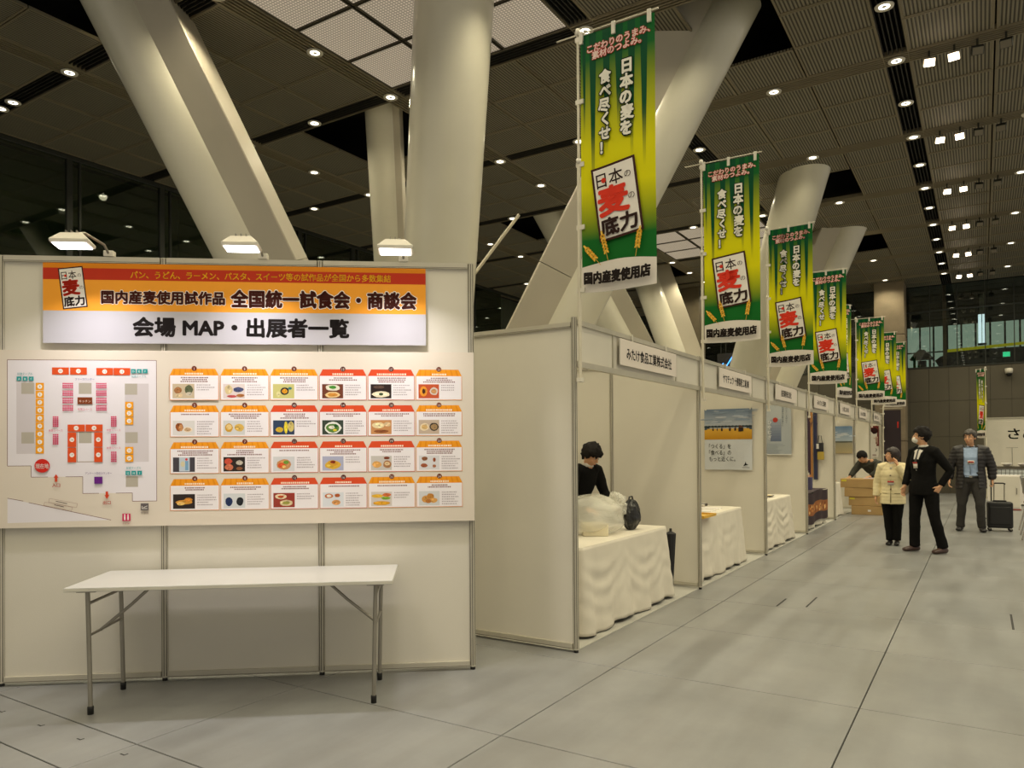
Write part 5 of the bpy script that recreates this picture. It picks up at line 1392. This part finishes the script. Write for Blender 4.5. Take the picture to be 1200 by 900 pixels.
def shoe(parent, ankle, toe, material, s=1.0):
    a, t_ = Vector(ankle), Vector(toe); d = (t_ - a); d.z = 0; d.normalize()
    m_ = MB(); base = Vector((a.x, a.y, 0))
    limb_mesh(m_, [base - d * .05 + Vector((0, 0, .040)), base + Vector((0, 0, .050)), base + d * .08 + Vector((0, 0, .040)), base + d * .16 + Vector((0, 0, .030))], [(.036 * s, .036), (.042 * s, .046), (.046 * s, .036), (.040 * s, .026)], 12, side=d.cross(Vector((0, 0, 1))))
    for i, v in enumerate(m_.v): m_.v[i] = (v[0], v[1], max(v[2], .004))
    m_.build('shoe', material, parent)

def rz_m(yaw, pitch=0, roll=0): return (Matrix.Rotation(yaw, 3, 'Z') @ Matrix.Rotation(pitch, 3, 'X') @ Matrix.Rotation(roll, 3, 'Y'))

def body_skin(t, J, M_, s, fat=1.0, hands=None):
    mb = MB(); W_ = fat
    limb_mesh(mb, [J['pelvis'], J['waist'], J['chest'], J['chesttop']], [(.15 * W_, .10 * W_), (.125 * W_, .09 * W_), (.15 * W_, .10 * W_), (.13 * W_, .075)], 18, side=J['side'])
    limb_mesh(mb, [J['chesttop'], J['neck'], J['head'] + M_ @ Vector((0, .01, -.05))], [.075, .052, .052], 14)
    head(mb, J['head'], M_, s)
    for q in 'lr':
        limb_mesh(mb, [J['chesttop'] + (J['sh' + q] - J['chesttop']) * .5, J['sh' + q], J['el' + q], J['wr' + q]], [.06, .052, .040, .026], 12)
        limb_mesh(mb, [J['pelvis'] + (J['hip' + q] - J['pelvis']) * .6, J['hip' + q], J['kn' + q], J['an' + q]], [.09 * W_, .082 * W_, .055, .038], 14)
        limb_mesh(mb, [J['an' + q], J['an' + q] + Vector((0, 0, -.03)), J['an' + q] + (J['toe' + q] - J['an' + q]) * .6 + Vector((0, 0, -.02))], [.036, .034, .03], 10)
        if hands and hands.get(q):
            d, n_, cu, ts = hands[q]; hand(mb, J['wr' + q], d, n_, 1.0 * s, cu, ts)
    return fuse(mb, 'body', M_SKIN, t, .0068, 3)

def J0(**kw):
    J = dict(pelvis=(0, 0, .92), waist=(0, 0, 1.06), chest=(0, -.01, 1.26), chesttop=(0, .01, 1.40), neck=(0, .005, 1.46), head=(0, -.02, 1.59), side=(1, 0, 0),
             shl=(-.17, .01, 1.385), shr=(.17, .01, 1.385), ell=(-.235, .03, 1.12), elr=(.235, .03, 1.12), wrl=(-.25, -.03, .88), wrr=(.25, -.03, .88),
             hipl=(-.09, 0, .88), hipr=(.09, 0, .88), knl=(-.10, -.02, .47), knr=(.10, -.02, .47), anl=(-.11, .02, .085), anr=(.11, .02, .085), toel=(-.13, -.18, .03), toer=(.13, -.18, .03))
    J.update(kw); return {k: Vector(v) for k, v in J.items()}

def trousers(t, J, material, w=1.0, hem=.075, wrinkle=.006, top=None):
    mb = MB()
    limb_mesh(mb, [J['pelvis'] + Vector((0, 0, -.06)), J['pelvis'] + Vector((0, 0, .02)), (top or J['waist']) + Vector((0, 0, -.02))], [(.165 * w, .115 * w), (.165 * w, .118 * w), (.145 * w, .108 * w)], 18, side=J['side'], cap1=.15)
    for q in 'lr':
        an = J['an' + q].copy(); an.z = hem
        mid = (J['kn' + q] + an) / 2
        limb_mesh(mb, [J['hip' + q] + Vector((0, 0, .03)), J['hip' + q] * .5 + J['kn' + q] * .5, J['kn' + q], mid, an], [.105 * w, .088 * w, .072, .068, (.066, .072)], 16, side=(1, 0, 0), cap1=.1)
    return fuse(mb, 'trousers', material, t, .011, 3, wrinkle, 12)

def upper(t, name, J, material, hem, w=1.0, sleeve=1.0, cuff=None, wrinkle=.006, quilt=0.0, flare=1.0, neckz=None, arms='lr', short=None):
    mb = MB(); b = J['pelvis'].copy(); b.z = hem
    if J.get('hemc') is not None: b = J['hemc']
    pts = [b, (b + J['waist']) / 2, J['waist'], J['chest'], J['chesttop'] + Vector((0, 0, -.01)), J['chesttop'] + Vector((0, 0, .045))]
    limb_mesh(mb, pts, [(.190 * w * flare, .145 * w * flare), (.180 * w * flare, .135 * w * flare), (.160 * w, .122 * w), (.182 * w, .130 * w), (.165 * w, .100 * w), (.085, .070)], 22, side=J['side'], cap0=.06, cap1=.2)
    for q in arms:
        wr = J['wr' + q]; el = J['el' + q]; e = el + (wr - el) * (.94 if cuff is None else cuff)
        limb_mesh(mb, [J['chesttop'] * .45 + J['sh' + q] * .55, J['sh' + q], (J['sh' + q] + el) / 2, el, (el + e) / 2, e], [.085, .074 * sleeve, .064 * sleeve, .056 * sleeve, .050 * sleeve, .044 * sleeve], 14, cap1=.12)
    return fuse(mb, name, material, t, .010, 3, wrinkle, 11, quilt)

def person(label, loc, rz, s=1.0):
    t = thing('person', label, 'person', loc, rz); t.scale = (s, s, s); return t

M_SUIT = mat('black_suit_cloth', (15, 14, 13), .9, var=.15, vscale=30, spec=.15); M_SHIRT = mat('white_shirt_cloth', (214, 208, 198), .7)
M_SHOEB = mat('brown_leather', (66, 46, 40), .4); M_SHOEK = mat('dark_leather', (30, 27, 27), .4)
M_RED = mat('red_badge_band', (176, 44, 36), .5)

# --- masked man in a black suit, body turned to the left, head in profile
t = person('masked man in a black suit turning towards the short lady', (-.69, 11.72, 0), R(-38), 1.0)
J = J0(hipl=(-.085, -.02, .90), hipr=(.085, .02, .90), knl=(-.10, -.06, .48), knr=(.15, .02, .48), anl=(-.12, -.04, .085), anr=(.21, .10, .085), toel=(-.17, -.25, .03), toer=(.20, -.12, .03),
       ell=(-.24, .00, 1.12), wrl=(-.215, -.11, .90), elr=(.30, .14, 1.13), wrr=(.225, .04, .915), head=(-.012, -.025, 1.60))
MH = rz_m(R(-48), R(0)); body_skin(t, J, MH, 1.0, 1.0, {'l': ((-.05, -.35, -1), (1, 0, 0), .3, 1), 'r': ((-.35, -.35, -.8), (-1, .2, 0), .5, -1)})
face_parts(t, J['head'], MH, 1.0, False)
hair(t, J['head'], MH, M_HAIR, 1.03, 3, front=.050, side=-.012, back=-.085, vol=1.08, amp=.16)
mk_ = MB(); ell_mesh(mk_, J['head'] + MH @ Vector((0, -.056, -.048)), (.055, .058, .048), MH, 16); mk_.build('face_mask', mat('white_mask', (222, 218, 210), .8), t)
for sx in (-1, 1): MB().tube([J['head'] + MH @ Vector((sx * .045, -.08, -.03)), J['head'] + MH @ Vector((sx * .078, .0, .005))], .0015, 5).build('ear_loop', M_SHIRT, t)
jk = upper(t, 'jacket', J, M_SUIT, .80, 1.02, 1.0, cuff=.90); tr = trousers(t, J, M_SUIT, 1.0)
bv = bvh_of(jk)
decal('shirt_front', bv, [(1.455, -.055, .055), (1.40, -.062, .062), (1.30, -.050, .050), (1.20, -.030, .030), (1.13, -.006, .006)], M_SHIRT, t, .003)
decal('necktie', bv, [(1.43, -.014, .014), (1.40, -.009, .009), (1.25, -.015, .015), (1.14, -.010, .010)], mat('grey_tie', (56, 54, 54), .5), t, .008)
m_ = MB(); m_.lathe([(.062, -.02), (.060, .02), (.056, .022), (.054, -.02)], c=J['neck'] + Vector((0, .003, 0)), n=20); m_.build('shirt_collar', M_SHIRT, t)
decal('badge', bv, [(1.235, -.035, .03), (1.16, -.035, .03)], M_SHIRT, t, .011); decal('badge_band', bv, [(1.245, -.036, .031), (1.225, -.036, .031)], M_RED, t, .014)
for sx in (-1, 1): decal('lapel', bv, [(1.44, sx * .055, sx * .072), (1.36, sx * .050, sx * .098), (1.26, sx * .036, sx * .070), (1.14, sx * .008, sx * .018)], M_SUIT, t, .008, nx=3)
shoe(t, J['anl'], J['toel'], M_SHOEB); shoe(t, J['anr'], J['toer'], M_SHOEB)

# --- short lady in a cream quilted jacket, hand raised to her cheek
t = person('short lady in a cream jacket with one hand at her cheek', (-1.13, 12.32, 0), R(-6), .835)
J = J0(ell=(-.255, .03, 1.10), wrl=(-.265, -.04, .86), elr=(.26, -.10, 1.16), wrr=(.105, -.115, 1.42), anl=(-.05, .02, .085), anr=(.06, .02, .085), toel=(-.06, -.18, .03), toer=(.08, -.18, .03), knl=(-.075, -.02, .47), knr=(.08, -.02, .47), head=(0, -.03, 1.59))
MH = rz_m(R(-62), R(-10)); body_skin(t, J, MH, 1.05, 1.0, {'l': ((0, -.2, -1), (1, 0, 0), .35, 1), 'r': ((-.25, .12, 1), (-1, .2, .1), .45, 1)})
face_parts(t, J['head'], MH, 1.05)
hair(t, J['head'], MH, mat('dark_brown_hair', (40, 28, 24), .5, bump=.4, bscale=60), 1.07, 7, front=.050, side=-.06, back=-.10, vol=1.10, amp=.10)
jk = upper(t, 'quilted_jacket', J, mat('cream_quilted_fabric', (222, 208, 166), .8, var=.05), .74, 1.10, 1.22, cuff=.96, wrinkle=.007, quilt=.003, flare=1.02)
tr = trousers(t, J, M_SUIT, 1.08, .09, .006); bv = bvh_of(jk)
decal('shirt_front', bv, [(1.45, -.03, .03), (1.36, -.018, .018)], M_SHIRT, t, .004)
m_ = MB(); m_.lathe([(.066, -.025), (.062, .022), (.058, .024), (.056, -.02)], c=J['neck'] + Vector((0, .0, .0)), n=20); m_.build('shirt_collar', M_SHIRT, t)
decal('badge', bv, [(1.14, -.05, .05), (1.07, -.05, .05)], M_SHIRT, t, .008); decal('badge_band', bv, [(1.145, -.052, .052), (1.115, -.052, .052)], M_RED, t, .011)
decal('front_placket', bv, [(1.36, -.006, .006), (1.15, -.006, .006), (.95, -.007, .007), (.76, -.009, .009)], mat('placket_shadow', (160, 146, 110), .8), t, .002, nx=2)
for z in (1.24, 1.00): decal('button', bv, [(z + .012, -.012, .012), (z - .012, -.012, .012)], mat('brown_button', (110, 90, 66), .4), t, .009, nx=2)
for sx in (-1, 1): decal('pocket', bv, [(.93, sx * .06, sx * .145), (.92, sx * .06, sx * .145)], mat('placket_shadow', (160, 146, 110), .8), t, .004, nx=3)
shoe(t, J['anl'], J['toel'], M_SHOEK); shoe(t, J['anr'], J['toer'], M_SHOEK)

# --- stocky man walking with a suitcase
t = person('stocky man in a dark padded coat pulling a suitcase', (-.17, 14.92, 0), R(0), 1.0)
J = J0(hipl=(-.10, 0, .87), hipr=(.10, 0, .87), knl=(-.14, -.02, .46), knr=(.13, -.09, .47), anl=(-.16, .06, .085), anr=(.15, -.02, .085), toel=(-.20, -.14, .03), toer=(.19, -.22, .03),
       shl=(-.19, .01, 1.385), shr=(.19, .01, 1.385), ell=(-.30, .05, 1.12), wrl=(-.315, -.04, .88), elr=(.30, .06, 1.11), wrr=(.31, .06, .88), head=(-.01, -.035, 1.60))
MH = rz_m(R(-22), R(4)); body_skin(t, J, MH, 1.06, 1.22, {'l': ((-.1, -.2, -1), (1, 0, 0), .5, 1), 'r': ((.1, -.1, -1), (-.9, 0, 0), .9, -1)})
face_parts(t, J['head'], MH, 1.06)
hair(t, J['head'], MH, M_HAIRG, 1.08, 11, front=.060, side=-.005, back=-.06, vol=1.04, amp=.10)
ct = upper(t, 'padded_coat', J, mat('dark_padded_nylon', (36, 33, 34), .55, var=.12, vscale=14), .74, 1.26, 1.28, cuff=.93, wrinkle=.006, quilt=.007, flare=.98); tr = trousers(t, J, mat('charcoal_trousers', (46, 43, 40), .8), 1.20, .07, .008)
M_BLUE = mat('light_blue_shirt', (150, 170, 200), .7, var=.06, bump=.3, bscale=20)
sh = upper(t, 'blue_shirt', J, M_BLUE, .93, 1.12, 1.0, cuff=.5, wrinkle=.007, flare=.90)
open_front(ct, lambda z: .105 + .03 * max(0, 1.1 - z), 1.44, -.02)
bv = bvh_of(sh)
m_ = MB(); limb_mesh(m_, [(0, 0, .915), (0, 0, .955)], [(.188, .146), (.190, .148)], 26, side=(1, 0, 0), cap0=.02, cap1=.02); m_.build('belt', M_BLACK, t)
MB().box(-.022, .022, -.156, -.146, .918, .952).build('belt_buckle', M_STEEL, t, .003)
for sx in (-1, 1): decal('collar_flap', bv, [(1.46, sx * .008, sx * .06), (1.425, sx * .012, sx * .055)], M_BLUE, t, .010, nx=3)
decal('button_placket', bv, [(1.42, -.008, .008), (1.2, -.009, .009), (.98, -.009, .009)], M_BLUE, t, .005, nx=2)
decal('badge', bv, [(1.215, -.045, .055), (1.15, -.045, .055)], M_SHIRT, t, .012); decal('badge_band', bv, [(1.20, -.035, .045), (1.175, -.035, .045)], M_RED, t, .016)
shoe(t, J['anl'], J['toel'], M_SHOEK, 1.1); shoe(t, J['anr'], J['toer'], M_SHOEK, 1.1)
# his suitcase
t = thing('suitcase', 'black wheeled suitcase with raised handle pulled by the stocky man', 'suitcase', (.24, 15.22, 0), R(4))
m_ = MB(); m_.box(-.185, .185, -.12, .12, .055, .50); m_.build('case_body', mat('black_case_fabric', (24, 23, 24), .6), t, .03)
MB().box(-.15, .15, -.135, -.118, .12, .42).build('front_pocket', MATS['black_case_fabric'], t, .012)
MB().box(-.10, .10, -.02, .02, .50, .525).build('top_grip', M_BLACK, t, .008)
for sx in (-1, 1):
    MB().tube([(sx * .075, .08, .48), (sx * .075, .04, .80)], .008, 8).build('handle_rod', M_STEEL, t)
    for sy in (-1, 1): MB().lathe([(.028, -.012), (.028, .012)], c=(sx * .15, sy * .085, .028), n=14, ax='y').build('wheel', M_BLACK, t)
    for sy in (-1, 1): MB().box(sx * .15 - .014, sx * .15 + .014, sy * .085 - .014, sy * .085 + .014, .03, .06).build('wheel_fork', M_STEEL, t)
MB().tube([(-.09, .04, .80), (-.06, .04, .815), (.06, .04, .815), (.09, .04, .80)], .012, 8).build('handle_bar', M_BLACK, t)

# --- man bending over the boxes at the row end
t = person('man in a dark jumper bending over the stacked cardboard boxes', (-2.02, 18.42, 0), R(-12), 1.0)
J = J0(pelvis=(.18, .10, .80), waist=(.10, .02, .88), chest=(0, -.14, 1.0), chesttop=(-.08, -.24, 1.10), neck=(-.11, -.29, 1.14), head=(-.16, -.38, 1.215), shl=(-.25, -.22, 1.08), shr=(.13, -.24, 1.07),
       ell=(-.36, -.33, .90), wrl=(-.40, -.46, .78), elr=(.16, -.42, .90), wrr=(.05, -.52, .80), hipl=(.08, .12, .78), hipr=(.27, .12, .78), knl=(.06, .02, .43), knr=(.28, .02, .43), anl=(.06, .16, .085), anr=(.28, .16, .085), toel=(.04, -.04, .03), toer=(.30, -.04, .03), hemc=(.14, .06, .80))
MH = rz_m(R(-25), R(38)); body_skin(t, J, MH, 1.08, 1.1, {'l': ((-.1, -.8, -.3), (0, 0, -1), .3, -1), 'r': ((-.3, -.8, -.1), (0, 0, -1), .3, 1)})
face_parts(t, J['head'], MH, 1.08)
hair(t, J['head'], MH, M_HAIR, 1.12, 5, front=.045, side=-.01, back=-.07, vol=1.04, amp=.06)
jk = upper(t, 'jumper', J, mat('dark_green_wool', (56, 56, 48), .9, bump=.4, bscale=60), .78, 1.22, 1.22, cuff=.85); trousers(t, J, M_SUIT, 1.05, .075, .006, top=Vector((.11, .03, .86)))
shoe(t, J['anl'], J['toel'], M_SHOEK); shoe(t, J['anr'], J['toer'], M_SHOEK)

# --- man in a dark suit behind the first table, looking down
t = person('man in a dark suit looking down behind the plastic bag', (-3.59, 6.96, 0), R(72), .95)
J = J0(pelvis=(0, .06, .90), waist=(0, .02, 1.02), chest=(0, -.06, 1.20), chesttop=(0, -.12, 1.31), neck=(0, -.155, 1.365), head=(0, -.205, 1.465), shl=(-.18, -.11, 1.30), shr=(.18, -.11, 1.30),
       ell=(-.25, -.16, 1.05), wrl=(-.20, -.34, .90), elr=(.25, -.16, 1.05), wrr=(.18, -.36, .90))
MH = rz_m(R(8), R(34)); body_skin(t, J, MH, 1.0, 1.0, {'l': ((.2, -1, -.2), (0, 0, -1), .5, -1), 'r': ((-.2, -1, -.2), (0, 0, -1), .5, 1)})
face_parts(t, J['head'], MH, 1.0)
hair(t, J['head'], MH, M_HAIR, 1.04, 9, front=.030, side=-.030, back=-.085, vol=1.12, amp=.2)
jk = upper(t, 'jacket', J, M_SUIT, .80, 1.0, 1.0, cuff=.9); trousers(t, J, M_SUIT)
m_ = MB(); m_.lathe([(.062, -.02), (.060, .02), (.056, .022), (.054, -.02)], c=J['neck'] + Vector((0, .003, 0)), n=20); m_.build('shirt_collar', M_SHIRT, t)
shoe(t, J['anl'], J['toel'], M_SHOEK); shoe(t, J['anr'], J['toer'], M_SHOEK)
